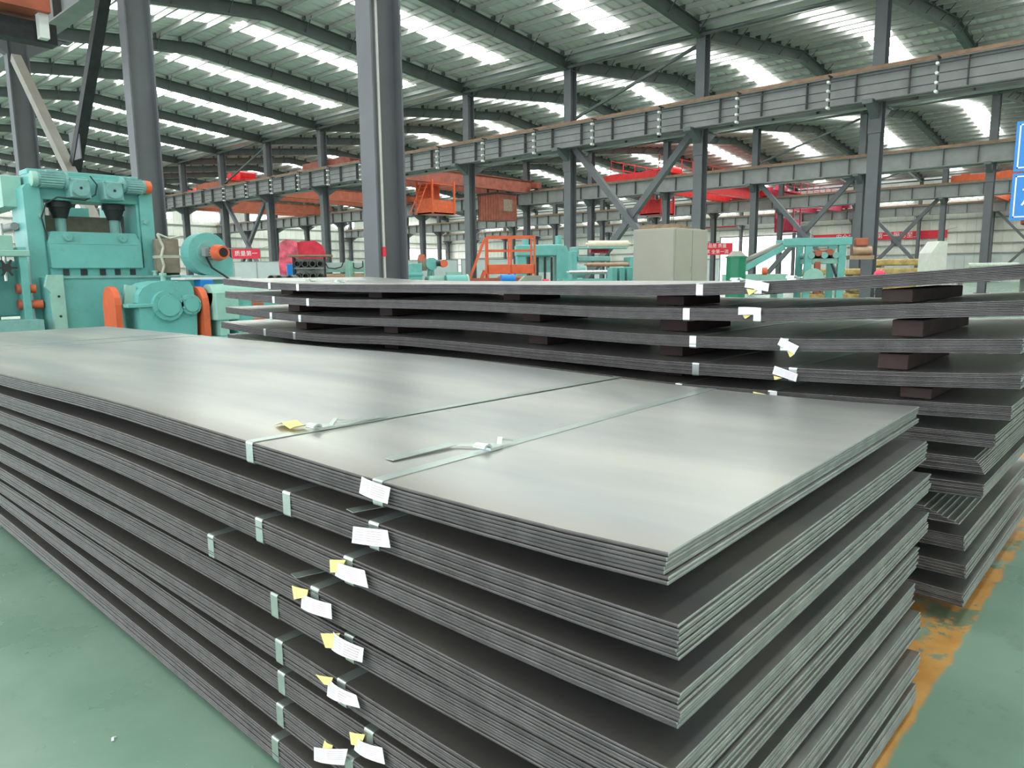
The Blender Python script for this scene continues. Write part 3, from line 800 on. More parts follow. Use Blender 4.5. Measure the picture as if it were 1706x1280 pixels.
# ================================================================== OVERHEAD CRANES
def crane(label, r0, r1, yc, mat, gap=2.6, gh=.95, trolley=.5, cab=None, railing=True, posts=3.0, tmat=None, group='overhead cranes'):
    x0 = ROWS[r0] + (.5 if r0 else .3); x1 = ROWS[r1] - .47
    L = x1 - x0
    root = thing('overhead_crane', label, 'crane', (x0, yc, ZB), 0, group)
    for s in (-1, 1):
        y = s * gap / 2
        mb = MB()
        mb.prism([(0, .18), (.8, -.25), (L - .8, -.25), (L, .18), (L, gh * .62), (0, gh * .62)], 'y', y - .2, y + .2)
        mb.box(0, L, y - .28, y + .28, gh * .62, gh * .62 + .03)
        part('girder', mb, mat, root)
        if railing:
            mb = MB(); yy = y + s * .62; z0 = gh * .62
            mb.box(.2, L - .2, y + s * .2 - (.0 if s > 0 else .5), y + s * .2 + (.5 if s > 0 else .0), z0, z0 + .03)
            x = .3
            while x < L: mb.box(x, x + .05, yy - .025, yy + .025, z0, z0 + 1.0); x += posts
            for z in (.5, 1.0): mb.box(.3, L - .3, yy - .02, yy + .02, z0 + z - .04, z0 + z)
            part('walkway_railing', mb, mat, root)
    for x in (-.05, L - .05):
        e = part('end_truck', MB().box(x - .22, x + .22, -gap / 2 - .8, gap / 2 + .8, .08, .52), mat, root)
        for y in (-gap / 2 - .45, gap / 2 + .45):
            part('wheel', MB().cyl((x - .05, y, .165), (x + .15, y, .165), .16, 14), 'dark_steel', e)
    tx = L * trolley
    mb = MB().box(tx - .9, tx + .9, -gap / 2 - .15, gap / 2 + .15, gh * .62 + .1, gh * .62 + .28)
    t = part('trolley', mb, tmat or mat, root)
    part('hoist_drum', MB().cyl((tx - .6, 0, gh * .62 + .62), (tx + .6, 0, gh * .62 + .62), .32, 16), tmat or mat, t)
    part('hoist_motor', MB().box(tx - .8, tx - .2, gap / 4, gap / 2, gh * .62 + .28, gh * .62 + .8), tmat or mat, t)
    if cab:
        cx, w, d, h, cm = cab
        mb = MB()
        z1, z0 = -.35, -.35 - h
        mb.box(cx, cx + w, -d / 2 - gap / 2, d / 2 - gap / 2, z0, z0 + .08); mb.box(cx - .05, cx + w + .05, -d / 2 - gap / 2, d / 2 - gap / 2, z1 - .06, z1)
        for px in (cx, cx + w):
            for py in (-d / 2 - gap / 2, d / 2 - gap / 2): mb.box(px - .05, px + .05, py - .05, py + .05, z0, z1 + .2)
        mb.box(cx, cx + .04, -d / 2 - gap / 2, d / 2 - gap / 2, z0, z0 + h * .5); mb.box(cx, cx + w, d / 2 - gap / 2 - .04, d / 2 - gap / 2, z0, z1)
        mb.box(cx, cx + w, -d / 2 - gap / 2, -d / 2 - gap / 2 + .04, z0, z0 + h * .45)
        c = part('cab', mb, cm, root)
        mb = MB()
        for q in range(7):
            x = cx - .9 + .9 * q / 6; mb.box(x - .02, x + .02, -gap / 2 - .3, -gap / 2 + .3, z0 + h * q / 7, z0 + h * q / 7 + .04)
        mb.bar((cx - .95, -gap / 2 - .3, z0), (cx, -gap / 2 - .3, z1), .05); mb.bar((cx - .95, -gap / 2 + .3, z0), (cx, -gap / 2 + .3, z1), .05)
        part('cab_ladder', mb, cm, c)
    return root
RC = crane('rust red overhead crane right of the big dark column', 2, 3, 38.0, 'rust_crane', trolley=.25, cab=(6.4, 1.9, 1.5, 1.9, 'orange_paint'), railing=False)
_o = Vector((37.7, 35.4, 4.9)) - RC.location
b = part('hanging_cabin', MB().box(.02, 1.9, 0, 1.9, 0, 1.75), 'rust_crane', RC, _o)
part('cabin_wall', clad_x(0, 0, 1.9, 0, 1.75, -1, .25, .04), 'rust_crane', b)
part('cabin_frame', MB().box(-.08, 2.0, -.08, 2.0, 1.75, 1.85), 'dark_steel', b)
for q_ in (.45, 1.45): part('cabin_hanger', MB().box(q_ - .05, q_ + .05, 1.35, 1.45, 1.85, 2.5), 'dark_steel', b)
part('cabin_window', MB().box(.5, 1.4, -.03, 0, .6, 1.4), 'canvas_tan', b)
crane('orange overhead crane far back at the left under the nearest runway', 2, 3, 64.6, 'orange_crane', trolley=.3, tmat='red_crane', railing=False)
crane('faded orange overhead crane behind the left columns with red trolley', 2, 3, 52.0, 'orange_crane', trolley=.15, tmat='red_crane', railing=False)
crane('bright red overhead crane behind the beige cabinet with railings and red cab', 3, 4, 28.6, 'red_crane', trolley=.32, cab=(.3, 1.7, 1.6, 1.9, 'red_crane'), posts=1.5)
crane('crimson overhead crane near the side wall above the teal conveyor', 4, 5, 28.0, 'pink_crane', trolley=.3, posts=1.5, cab=(3.0, 1.5, 1.6, 2.4, 'pink_crane'))
crane('orange overhead crane at the right edge beside the blue sign', 4, 5, 11.2, 'orange_paint', trolley=.6, posts=1.5, railing=False, cab=(12.0, 1.6, 1.4, 2.2, 'orange_crane'))
cz = crane('orange overhead crane at the top left corner close to the camera bay', 0, 1, 15.2, 'orange_crane', gap=2.2, trolley=.3, railing=False)
_x0 = ROWS[0] + .3
part('cab_floor', MB().box(1.5 - _x0, 4.45 - _x0, -1.1, .5, 5.50 - ZB, 5.72 - ZB), 'orange_crane', cz)
part('cab_beam', MB().box(1.2 - _x0, 4.62 - _x0, -.75, -.45, 5.10 - ZB, 5.42 - ZB), 'dark_steel', cz)
part('cab_post', MB().box(4.15 - _x0, 4.3 - _x0, -.7, -.5, 5.72 - ZB, .1), 'dark_steel', cz)
part('cab_panel', MB().box(4.36 - _x0, 4.46 - _x0, -1.05, .4, 5.72 - ZB, 6.6 - ZB), 'orange_crane', cz)
part('cab_bracket', MB().box(4.30 - _x0, 4.44 - _x0, -.98, -.82, 5.12 - ZB, 5.50 - ZB), 'insulator_white', cz)

def hook(x, y, ztop, zb, label):
    t = thing('crane_hook', label, 'hook', (x, y, zb))
    mb = MB()
    for dx in (-.12, .12): mb.cyl((dx, 0, .7), (dx, 0, ztop - zb), .02, 6)
    part('cable', mb, 'dark_steel', t)
    part('hook_block', MB().box(-.28, .28, -.14, .14, .25, .8), 'orange_paint', t, bevel=.03)
    pts = [(0, 0, .28), (0, 0, .05), (.1, 0, -.12), (.22, 0, -.10), (.26, 0, .03)]
    part('hook_body', MB().tube(pts, .045, 8), 'orange_paint', t)
hook(49.2, 28.6, 8.0, 3.9, 'orange crane hook block hanging right of the beige cabinet')

# ================================================================== TEAL SHEET LEVELLER (left)
T = thing('sheet_leveller', 'large teal sheet levelling machine at the left behind the near stack', 'machine', (3.7, 11.0, 0))
X = 3.7
def lx(x): return x - X
for x0, x1 in ((2.95, 3.14), (4.36, 4.54)):
    part('post', MB().prism([(lx(x0), 0), (lx(x1), 0), (lx(x1), 2.40), (lx(x1) - .05, 2.42), (lx(x0) + .05, 2.42), (lx(x0), 2.36)], 'y', .0, .55), 'teal_paint', T, bevel=.012)
for x0 in (3.14, 4.32):
    part('post_flange', MB().box(lx(x0), lx(x0) + .035, .03, .5, .9, 2.24), 'teal_paint', T)
for x0, z in ((3.155, 2.02), (4.44, 2.0)):
    part('post_bolt', MB().cyl((lx(x0) - .03, -.03, z), (lx(x0) - .03, .02, z), .03, 12), 'teal_motor', T)
part('top_beam', MB().box(lx(3.05), lx(4.42), .06, .55, 2.24, 2.56).box(lx(3.06), lx(4.40), .16, .50, 2.56, 2.63), 'teal_paint', T, bevel=.012)
sb = part('side_beam', MB().prism([(.3, 2.14), (3.2, 2.10), (3.2, 2.46), (.3, 2.54)], 'x', lx(2.80), lx(3.02)), 'pale_teal', T, bevel=.015)
part('side_beam_cap', MB().box(lx(2.76), lx(3.06), 1.6, 1.66, 2.08, 2.52), 'teal_paint', sb)
part('side_rail', MB().cyl((lx(2.9), .3, 1.90), (lx(2.9), 3.2, 1.86), .05, 12), 'girder_grey', T)
def gearmotor(cx, cz, mx0, mx1, cap=None):
    g = part('screw_gearbox', MB().box(lx(cx) - .125, lx(cx) + .125, -.16, .06, cz - .125, cz + .125), 'teal_motor', T, bevel=.02)
    part('gearbox_cover', MB().cyl((lx(cx), -.185, cz), (lx(cx), -.155, cz), .105, 28), 'teal_motor', g)
    part('shaft_hole_shade', MB().cyl((lx(cx), -.19, cz), (lx(cx), -.18, cz), .018, 12), 'dark_steel', g)  # dark disc in place of the shade inside the bore
    for a in range(4): part('corner_bolt', MB().cyl((lx(cx) + .108 * (1 if a % 2 else -1), -.18, cz + .108 * (1 if a > 1 else -1)), (lx(cx) + .108 * (1 if a % 2 else -1), -.155, cz + .108 * (1 if a > 1 else -1)), .012, 8), 'teal_motor', g)
    m = part('drive_motor', MB().cyl((lx(mx0), -.05, cz + .09), (lx(mx1), -.05, cz + .09), .088, 22), 'teal_motor', T)
    fins = MB()
    for i in range(18):
        a = 2 * PI * i / 18
        e = Vector((0, math.cos(a), math.sin(a))) * .094; c0_ = Vector((lx(mx0) + .05, -.05, cz + .09)); c1_ = Vector((lx(mx1) - .04, -.05, cz + .09))
        fins.bar(c0_ + e, c1_ + e, .012, .02)
    part('cooling_fin', fins, 'teal_motor', m)
    part('motor_flange', MB().cyl((lx(mx1 if mx1 < cx else mx0) - .015, -.05, cz + .09), (lx(mx1 if mx1 < cx else mx0) + .015, -.05, cz + .09), .115, 22), 'teal_motor', m)
    part('terminal_box', MB().box(lx((mx0 + mx1) / 2) - .05, lx((mx0 + mx1) / 2) + .05, -.11, -.0, cz + .17, cz + .215), 'teal_motor', m, bevel=.01)
    return m
m1 = gearmotor(3.57, 2.39, 3.08, 3.43)
part('fan_cover', MB().cyl((lx(3.04), -.05, 2.48), (lx(3.10), -.05, 2.48), .095, 22, .099), 'pale_teal', m1)
m2 = gearmotor(3.98, 2.385, 4.12, 4.42)
part('fan_cover', MB().cyl((lx(4.42), -.05, 2.475), (lx(4.50), -.05, 2.475), .095, 22, .085), 'orange_paint', m2)
for x in (3.42, 4.10):
    j = part('screw_jack', MB().cyl((lx(x), .25, 1.80), (lx(x), .25, 2.12), .065, 18), 'teal_motor', T)
    part('jack_collar', MB().cyl((lx(x), .25, 2.02), (lx(x), .25, 2.16), .085, 18, .13), 'dark_steel', j)
    part('jack_flange', MB().cyl((lx(x), .25, 2.16), (lx(x), .25, 2.23), .145, 18), 'dark_steel', j)
part('rear_beam', MB().box(lx(3.18), lx(4.30), .62, 1.0, 1.74, 2.08), 'canvas_tan', T)
part('rear_post', MB().box(lx(3.2), lx(3.4), 1.2, 1.5, 0, 2.3).box(lx(3.75), lx(4.1), 1.2, 1.5, 2.05, 2.25).box(lx(4.35), lx(4.5), 1.2, 1.5, 0, 2.3), 'teal_paint', T)
h = part('roll_hood', MB().prism([(lx(3.17), 1.36), (lx(4.31), 1.36), (lx(4.30), 1.70), (lx(4.24), 1.83), (lx(3.21), 1.83), (lx(3.16), 1.70)], 'y', -.08, .34), 'teal_paint', T, bevel=.012)
part('hood_seam', MB().box(lx(3.165), lx(4.30), -.084, -.08, 1.672, 1.68), 'teal_motor', h)
for x in (3.385, 4.065):
    part('boss_seat', MB().cyl((lx(x), -.095, 1.765), (lx(x), -.07, 1.765), .064, 22), 'teal_motor', h)
    k = part('lifting_boss', MB().cyl((lx(x), -.115, 1.765), (lx(x), -.07, 1.765), .052, 22), 'teal_paint', h)
    part('boss_pin', MB().cyl((lx(x), -.125, 1.765), (lx(x), -.105, 1.765), .016, 10), 'teal_motor', k)
lip = part('lower_lip', MB().box(lx(3.17), lx(4.40), -.02, .34, 1.25, 1.36), 'teal_paint', T)
for x, w in ((3.31, .07), (3.52, .08), (3.76, .07), (3.95, .07), (4.15, .07)):
    part('lip_slot_shade', MB().box(lx(x), lx(x) + w, -.035, -.018, 1.265, 1.345), 'dark_steel', lip)  # dark blocks stand in for the shade inside the notches
base_ = part('machine_base', MB().box(lx(3.03), lx(4.95), -.40, .55, 0, 1.25), 'teal_paint', T, bevel=.012)
part('base_plate_edge', MB().box(lx(3.03), lx(4.95), -.42, -.40, 1.225, 1.252), 'teal_motor', base_)
part('inspection_ring', MB().cyl((lx(3.95), -.412, 1.06), (lx(3.95), -.40, 1.06), .085, 28), 'teal_motor', base_)
part('inspection_plate', MB().cyl((lx(3.95), -.418, 1.06), (lx(3.95), -.40, 1.06), .080, 28), 'teal_paint', base_)
br = part('side_bracket', MB().prism([(lx(3.03), .2), (lx(3.17), .2), (lx(3.17), 1.27), (lx(3.00), 1.27), (lx(2.96), 1.12), (lx(3.02), 1.05)], 'y', -.47, -.40), 'pale_teal', T, bevel=.008)
for z in (1.0, .75, .5): part('bracket_hole_shade', MB().cyl((lx(3.10), -.475, z), (lx(3.10), -.465, z), .016, 10), 'dark_steel', br)  # dark discs drawn for the shade inside the drilled holes
part('cable_run', MB().tube([(lx(3.30), -.12, 2.26), (lx(3.18), -.06, 2.18), (lx(3.12), -.03, 2.0), (lx(3.16), -.02, 1.8), (lx(3.19), -.02, 1.4)], .010, 6).tube([(lx(3.72), -.1, 2.56), (lx(3.78), -.14, 2.45), (lx(3.75), -.14, 2.32), (lx(3.62), -.14, 2.24), (lx(3.30), -.12, 2.26)], .010, 6), 'dark_steel', T)
for x in (4.42, 4.58): part('filler_cap', MB().cyl((lx(x), -.2, 1.25), (lx(x), -.2, 1.30), .03, 12).cyl((lx(x), -.2, 1.30), (lx(x), -.2, 1.32), .042, 12), 'pale_teal', base_)

P = thing('pinch_roll_stand', 'teal pinch roll stand with orange shafts at the left edge', 'machine', (2.68, 10.9, 0))
for x in (-.30, .10): part('stand_post', MB().box(x, x + .09, -.10, .12, 0, 1.62 if x > 0 else 1.5), 'teal_paint', P, bevel=.008)
part('stand_head', MB().box(-.26, .22, -.12, .12, 1.50, 1.58).box(-.1, .06, -.08, .08, 1.58, 1.76), 'pale_teal', P, bevel=.01)
w = part('handwheel', MB().cyl((-.05, -.16, 1.36), (-.05, -.12, 1.36), .05, 14), 'dark_steel', P)
for a in range(6):
    part('spoke', MB().bar((-.05, -.14, 1.36), (-.05 + .11 * math.cos(a * PI / 3), -.14, 1.36 + .11 * math.sin(a * PI / 3)), .025), 'dark_steel', w)
part('stand_screw', MB().cyl((-.05, -.05, 1.20), (-.05, -.05, 1.9), .028, 12), 'roller_steel', P)
for z, x1 in ((1.10, .27), (.90, .33)):
    s_ = part('drive_shaft', MB().cyl((.12, 0, z), (x1, -.02, z), .055, 18), 'orange_paint', P)
    part('shaft_coupling', MB().cyl((.06, 0, z), (.14, 0, z), .066, 18), 'orange_crane', s_)
for z in (1.13, .87): part('pinch_roll', MB().cyl((-1.2, .0, z), (-.22, .0, z), .115, 24), 'roller_steel', P)
part('stand_back', MB().box(-1.1, -.05, .35, .75, 0, 1.72), 'teal_motor', P, bevel=.02)
part('stand_cover', MB().box(-.9, .2, .18, .35, .75, 1.45), 'teal_paint', P, bevel=.02)
part('stand_base', MB().box(-.5, .22, -.40, .08, 0, .72), 'teal_motor', P)
part('hose', MB().tube([(-.22, -.14, 1.62), (-.30, -.16, 1.72), (-.26, -.14, 1.85), (-.2, -.1, 1.95)], .016, 8).tube([(-.28, -.14, 1.6), (-.34, -.18, 1.4), (-.36, -.18, .9)], .012, 8), 'dark_steel', P)

G = thing('gear_reducer', 'teal gear reducer with round bearing covers in front of the leveller', 'gearbox', (4.0, 9.75, 0))
gx = lambda x: x - 4.0
part('lower_case', MB().prism([(gx(3.68), .455), (gx(4.36), .455), (gx(4.38), .86), (gx(3.66), .86)], 'y', -.25, .3), 'teal_paint', G, bevel=.015)
part('case_flange', MB().box(gx(3.52), gx(4.41), -.28, .33, .86, .905), 'teal_paint', G, bevel=.008)
up = [(gx(3.62), .905), (gx(3.63), 1.10)]
for i in range(9):
    a = PI - PI * .62 * i / 8; up.append((gx(3.92) + .27 * math.cos(a) * 1.05, .93 + .245 * math.sin(a)))
up += [(gx(4.12), 1.18), (gx(4.16), 1.17), (gx(4.34), 1.165), (gx(4.37), 1.10), (gx(4.38), .905)]
up = [(gx(3.66), .905), (gx(3.68), 1.02), (gx(3.74), 1.10), (gx(3.84), 1.155), (gx(3.98), 1.18), (gx(4.12), 1.18), (gx(4.14), 1.155), (gx(4.17), 1.175), (gx(4.32), 1.17), (gx(4.36), 1.10), (gx(4.38), .905)]
part('upper_case', MB().prism(up, 'y', -.22, .27), 'teal_paint', G, bevel=.02)
part('lifting_lug', MB().prism([(gx(3.56), .905), (gx(3.70), .905), (gx(3.72), 1.12), (gx(3.60), 1.14)], 'y', -.06, .0), 'pale_teal', G, bevel=.006)
for x, z, r in ((4.0, .875, .19), (4.29, .875, .13)):
    c = part('bearing_cover', MB().cyl((gx(x), -.30, z), (gx(x), -.2, z), r, 32), 'teal_paint', G, bevel=.006)
    part('cover_disc', MB().cyl((gx(x), -.325, z), (gx(x), -.29, z), r * .70, 32), 'teal_paint', c, bevel=.006)
    for a in range(6): part('cover_bolt', MB().cyl((gx(x) + r * .86 * math.cos(a * PI / 3 + .3), -.315, z + r * .86 * math.sin(a * PI / 3 + .3)), (gx(x) + r * .86 * math.cos(a * PI / 3 + .3), -.295, z + r * .86 * math.sin(a * PI / 3 + .3)), .014, 8), 'teal_motor', c)
part('breather', MB().cyl((gx(4.08), .0, 1.18), (gx(4.08), .0, 1.25), .03, 12).cyl((gx(4.08), .0, 1.25), (gx(4.08), .0, 1.28), .045, 12), 'pale_teal', G)
def guard(label, x, w, y0, y1, zt):
    t = thing('coupling_guard', label, 'guard', (x, y0, .455))
    zt -= .455
    d = y1 - y0
    arc = [(0, 0), (0, zt - d * .55)]
    for i in range(1, 8):
        a = PI - PI * i / 8; arc.append((d / 2 + d / 2 * math.cos(a), zt - d * .55 + d * .55 * math.sin(a)))
    arc += [(d, zt - d * .55), (d, 0)]
    part('guard_shell', MB().prism(arc, 'x', 0, w), 'orange_paint', t, bevel=.01)
    inner = [(p[0] * .8 + d * .1, p[1] * .93) for p in arc]
    part('guard_inner_shade', MB().prism(inner, 'x', w, w + .012), 'dark_steel', t)  # dark slab stands in for the shaded inside; the shell is solid
guard('orange arched coupling guard on the left of the gear reducer', 3.43, .075, 9.62, 10.02, 1.12)
guard('orange arched coupling guard on the right of the gear reducer', 4.425, .085, 9.42, 9.85, 1.10)
D_ = thing('drive_motor_unit', 'pale teal drive motor box partly hidden by the far stack', 'motor', (4.75, 9.5, 0))
part('motor_box', MB().box(-.20, .12, -.18, .25, .66, 1.03), 'pale_teal', D_, bevel=.015)
part('motor_top', MB().cyl((-.20, .05, .98), (.5, .05, .98), .15, 20), 'pale_teal', D_)
part('motor_body', MB().box(.12, .75, -.12, .28, .455, 1.0), 'teal_paint', D_, bevel=.02)
for i in range(5): part('vent_slat', MB().box(.33, .50, -.135, -.12, .80 + .028 * i, .815 + .028 * i), 'orange_paint', D_)
for i in range(4): part('vent_slat', MB().box(.33, .50, -.135, -.12, .56 + .028 * i, .575 + .028 * i), 'orange_paint', D_)
part('motor_foot', MB().box(-.14, -.02, -.14, .2, .455, .66), 'pale_teal', D_)
BD = thing('machine_bed', 'low teal machine bed under the gear reducer and its motor', 'machine bed', (4.75, 9.5, 0))
part('bed_plate', MB().box(-1.35, .9, -.45, .55, .36, .45), 'teal_paint', BD, bevel=.01)
for q_ in (-1.2, .5): part('bed_foot', MB().box(q_, q_ + .2, -.4, .5, 0, .36), 'teal_paint', BD)

B = thing('blower_fan', 'round teal blower fan with orange motor cap beside the leveller', 'blower', (4.88, 10.2, 1.25))
vol = []
for i in range(25):
    a = -PI * .5 + 2 * PI * .75 * i / 24
    a = PI * 0 + 2 * PI * .76 * i / 24 - PI * .02
    r = .27 + .03 * i / 24
    vol.append((r * math.cos(a), .30 + r * math.sin(a)))
vol += [(.02, -.005), (.34, -.005), (.34, .22)]
part('scroll_housing', MB().prism(vol, 'y', -.10, .14), 'teal_paint', B, bevel=.012)
part('inlet_ring', MB().cyl((0, -.125, .30), (0, -.10, .30), .17, 28), 'teal_motor', B)
bm = part('fan_motor', MB().cyl((0, -.36, .30), (0, -.12, .30), .075, 18), 'dark_steel', B)
for i in range(14):
    a = 2 * PI * i / 14
    part('cooling_fin', MB().bar((.082 * math.cos(a), -.34, .30 + .082 * math.sin(a)), (.082 * math.cos(a), -.15, .30 + .082 * math.sin(a)), .012, .02), 'girder_grey', bm)
part('terminal_box', MB().box(-.14, -.07, -.28, -.17, .25, .37), 'girder_grey', bm, bevel=.008)
cp = part('motor_cap', MB().cyl((0, -.36, .30), (0, -.52, .30), .112, 24, .088), 'orange_paint', B)
part('cap_grille', MB().cyl((0, -.527, .30), (0, -.518, .30), .062, 18), 'spacer_wood', cp)
part('fan_foot', MB().box(-.28, .34, -.14, .2, -.03, 0), 'teal_motor', B)
part('power_cable', MB().tube([(-.1, -.22, .24), (-.02, -.2, .1), (.14, -.2, .0), (.25, -.25, -.1)], .014, 8), 'dark_steel', B)
FD = thing('fan_pedestal', 'pale teal pedestal under the blower fan with a blue front box', 'pedestal', (4.9, 10.1, 0))
part('pedestal_body', MB().box(-.05, .35, .02, .32, 0, 1.21), 'pale_teal', FD, bevel=.01)
part('pedestal_top', MB().box(-.42, .38, -.10, .35, 1.19, 1.22), 'insulator_white', FD)
part('blue_box', MB().box(-.22, -.04, -.12, .1, 1.06, 1.19), 'box_blue', FD, bevel=.012)
CB = thing('canvas_duct', 'tan canvas duct with frayed pale rim left of the blower fan', 'duct', (4.57, 10.68, 1.262))
part('duct_body', MB().box(-.10, .14, -.05, .28, .02, .50), 'canvas_tan', CB, bevel=.02)
part('duct_strap', MB().box(-.105, .145, -.055, .285, .23, .27), 'canvas_edge', CB)
part('duct_rim', MB().tube([(-.16, -.07, .56), (-.13, -.07, .48), (-.09, -.07, .38), (-.13, -.07, .25), (-.10, -.07, .12), (-.14, -.07, .0)], .018, 8).tube([(-.16, -.07, .56), (0, -.07, .50), (.16, -.07, .54)], .014, 8), 'canvas_edge', CB)
part('duct_foot', MB().box(-.08, .14, 0, .26, -.005, .02), 'dark_steel', CB)

# ================================================================== MID-GROUND THINGS
def at(u, D, v=455):
    """hall floor position of something seen in column u of the picture at depth D"""
    d = _f + _r * ((u - 853) / FOC) + _u * ((640 - v) / FOC)
    p = d * (D / d.dot(_f))
    return p.x, p.y

# beige switch cabinet
x, y = at(1118, 14.2)
C_ = thing('switch_cabinet', 'tall beige three door switch cabinet with brown boards on top', 'cabinet', (x, y, 0))
part('cabinet_body', MB().box(-.62, .62, -.42, .46, .08, 2.02), 'cabinet_beige', C_, bevel=.01)
for i in range(2):
    d = part('cabinet_door', MB().box(-.60 + .61 * i, -.01 + .61 * i, -.44, -.42, .12, 1.99), 'cabinet_beige', C_, bevel=.004)
    part('door_handle', MB().box(-.06 + .61 * i, -.05 + .61 * i, -.448, -.44, 1.20, 1.32), 'cabinet_beige', d)
part('side_panel', MB().box(-.635, -.62, -.41, .45, .12, 1.99), 'cabinet_beige', C_, bevel=.004)
part('cabinet_plinth', MB().box(-.60, .60, -.40, .44, 0, .08), 'dark_steel', C_)
part('top_board', MB().box(-.55, .1, -.35, .4, 2.02, 2.06).box(.12, .55, -.3, .3, 2.02, 2.05).box(-.5, 0, -.3, .35, 2.06, 2.10), 'board_brown', C_)

# green box tank
x, y = at(1226, 12.0)
t = thing('green_tank', 'dark green upright tank beside the beige cabinet', 'tank', (x, y, 0), .3)
hexp = [(.16 * math.cos(a * PI / 4 + PI / 8), .16 * math.sin(a * PI / 4 + PI / 8)) for a in range(8)]
part('tank_body', MB().prism(hexp, 'z', .0, 1.46), 'tank_green', t, bevel=.008)
part('tank_lid', MB().cyl((0, 0, 1.46), (0, 0, 1.55), .16, 8, .07), 'belt_grey', t)
part('tank_rim', MB().cyl((0, 0, 1.44), (0, 0, 1.465), .172, 8), 'tank_green', t)

# red tarp covered machine
x, y = at(508, 22)
t = thing('covered_machine', 'machine wrapped in shiny red tarpaulin behind the pipe rack', 'machine', (x, y, 0), -.6)
prof = [(-.62, .9), (-.66, 1.6), (-.60, 2.15), (-.45, 2.24), (-.1, 2.2), (-.06, 2.22), (.35, 2.24), (.55, 2.1), (.66, 1.8), (.62, 1.66), (.4, 1.6), (.38, .9)]
part('tarpaulin', MB().prism(prof, 'y', -.4, .5), 'tarp_red', t, bevel=.05)
part('clear_wrap', MB().prism([(-.66, .95), (-.70, 1.6), (-.64, 2.18), (-.46, 2.27), (-.16, 2.22), (-.14, 1.7), (-.25, 1.4), (-.3, .95)], 'y', -.46, -.38), 'tarp_sheer', t, bevel=.03)
part('machine_foot', MB().box(-.55, .35, -.3, .4, 0, .92), 'console_olive', t)

# pipe rack with tubes
x, y = at(516, 16)
t = thing('pipe_rack', 'grey rack of short tubes under a wooden lid beside the blue cabinet', 'rack', (x, y, 0), -.62)
for z in (.86, 1.14, 1.40): part('shelf', MB().box(-.33, .33, -.25, .25, z - .03, z), 'girder_grey', t)
for px in (-.33, .31):
    for py in (-.25, .23): part('rack_post', MB().box(px, px + .03, py, py + .03, 0, 1.62), 'dark_steel', t)
part('added_backing', MB().box(-.33, .33, .25, .26, .86, 1.60), 'concrete_white', t)  # pale panel added behind the tubes so their bores read bright
part('rack_lid', MB().box(-.42, .50, -.3, .3, 1.63, 1.67), 'board_brown', t)
def tube_mesh(r, l):
    mb = MB(); n = 18; vs = []
    for yy, rr in ((0, r), (0, r * .72), (l, r * .72), (l, r)):
        vs += [(rr * math.cos(2 * PI * i / n), yy, rr * math.sin(2 * PI * i / n)) for i in range(n)]
    for a in range(4):
        b_ = (a + 1) % 4
        mb.add([], []); mb.add(vs[a * n:(a + 1) * n] + vs[b_ * n:(b_ + 1) * n], [(i, (i + 1) % n, (i + 1) % n + n, i + n) for i in range(n)], a in (1, 3))
    return mb.mesh('steel_tube', 'stiff_grey')
tm = tube_mesh(.072, .44)
ca, sa = math.cos(-.62), math.sin(-.62)
rows_ = ['bottom', 'middle', 'top']
for j, z in enumerate((.862, 1.142, 1.402)):
    for i in range(4):
        lx_, ly_ = -.235 + .157 * i, -.22
        o = link('steel_tube', tm, None, (x + lx_ * ca - ly_ * sa, y + lx_ * sa + ly_ * ca, z + .072), -.62)
        tag(o, 'short dark tube on the %s shelf of the pipe rack, %s from the left' % (rows_[j], ORD[i]), 'tube', 'tubes in the rack')
for i, u in enumerate((451, 464, 482)):
    px, py = at(u, 13.6)
    s_ = thing('tube_trestle', 'low trestle under the %s dark pipe left of the blue cabinet' % ['left', 'middle', 'right'][i], 'trestle', (px, py, 0), -.75)
    part('trestle_top', MB().box(-.055, .055, 0, .6, 1.08, 1.11), 'girder_grey', s_)
    part('trestle_leg', MB().box(-.055, .055, .5, .54, 0, 1.08), 'girder_grey', s_)
    part('trestle_leg', MB().box(-.055, .055, 0, .04, 0, 1.08), 'girder_grey', s_)
    o = link('steel_tube', tube_mesh(.066, .5), None, (px, py, 1.178), -.75)
    tag(o, 'dark pipe end pointing forward left of the blue cabinet, %s of three' % ['left', 'middle', 'right'][i], 'tube', 'three loose pipes')
x, y = at(490, 17.5)
t = thing('blue_locker', 'small blue locker left of the pipe rack', 'locker', (x, y, 0), -.5)
part('locker_body', MB().box(-.16, .16, -.15, .15, .05, 1.5), 'box_blue', t, bevel=.01)
part('locker_door', MB().box(-.14, .14, -.165, -.15, .1, 1.46), 'box_blue', t)
part('locker_foot', MB().box(-.14, .14, -.13, .13, 0, .05), 'dark_steel', t)

# partition panels far back
for i, u in enumerate((375, 412, 450, 660, 700, 742, 790, 835)):
    x, y = at(u, 46)
    t = thing('partition_panel', 'pale grey partition panel standing behind the machines, %s from the left' % ORD[i], 'partition', (x, y, 0), -.75, 'pale partition panels')
    part('panel_sheet', MB().box(-.76, .76, -.02, .02, .1, 2.1), 'panel_pale', t)
    part('panel_frame', MB().box(-.80, -.75, -.03, .03, 0, 2.14).box(.75, .80, -.03, .03, 0, 2.14).box(-.75, .75, -.03, .03, 2.09, 2.14), 'girder_grey', t)

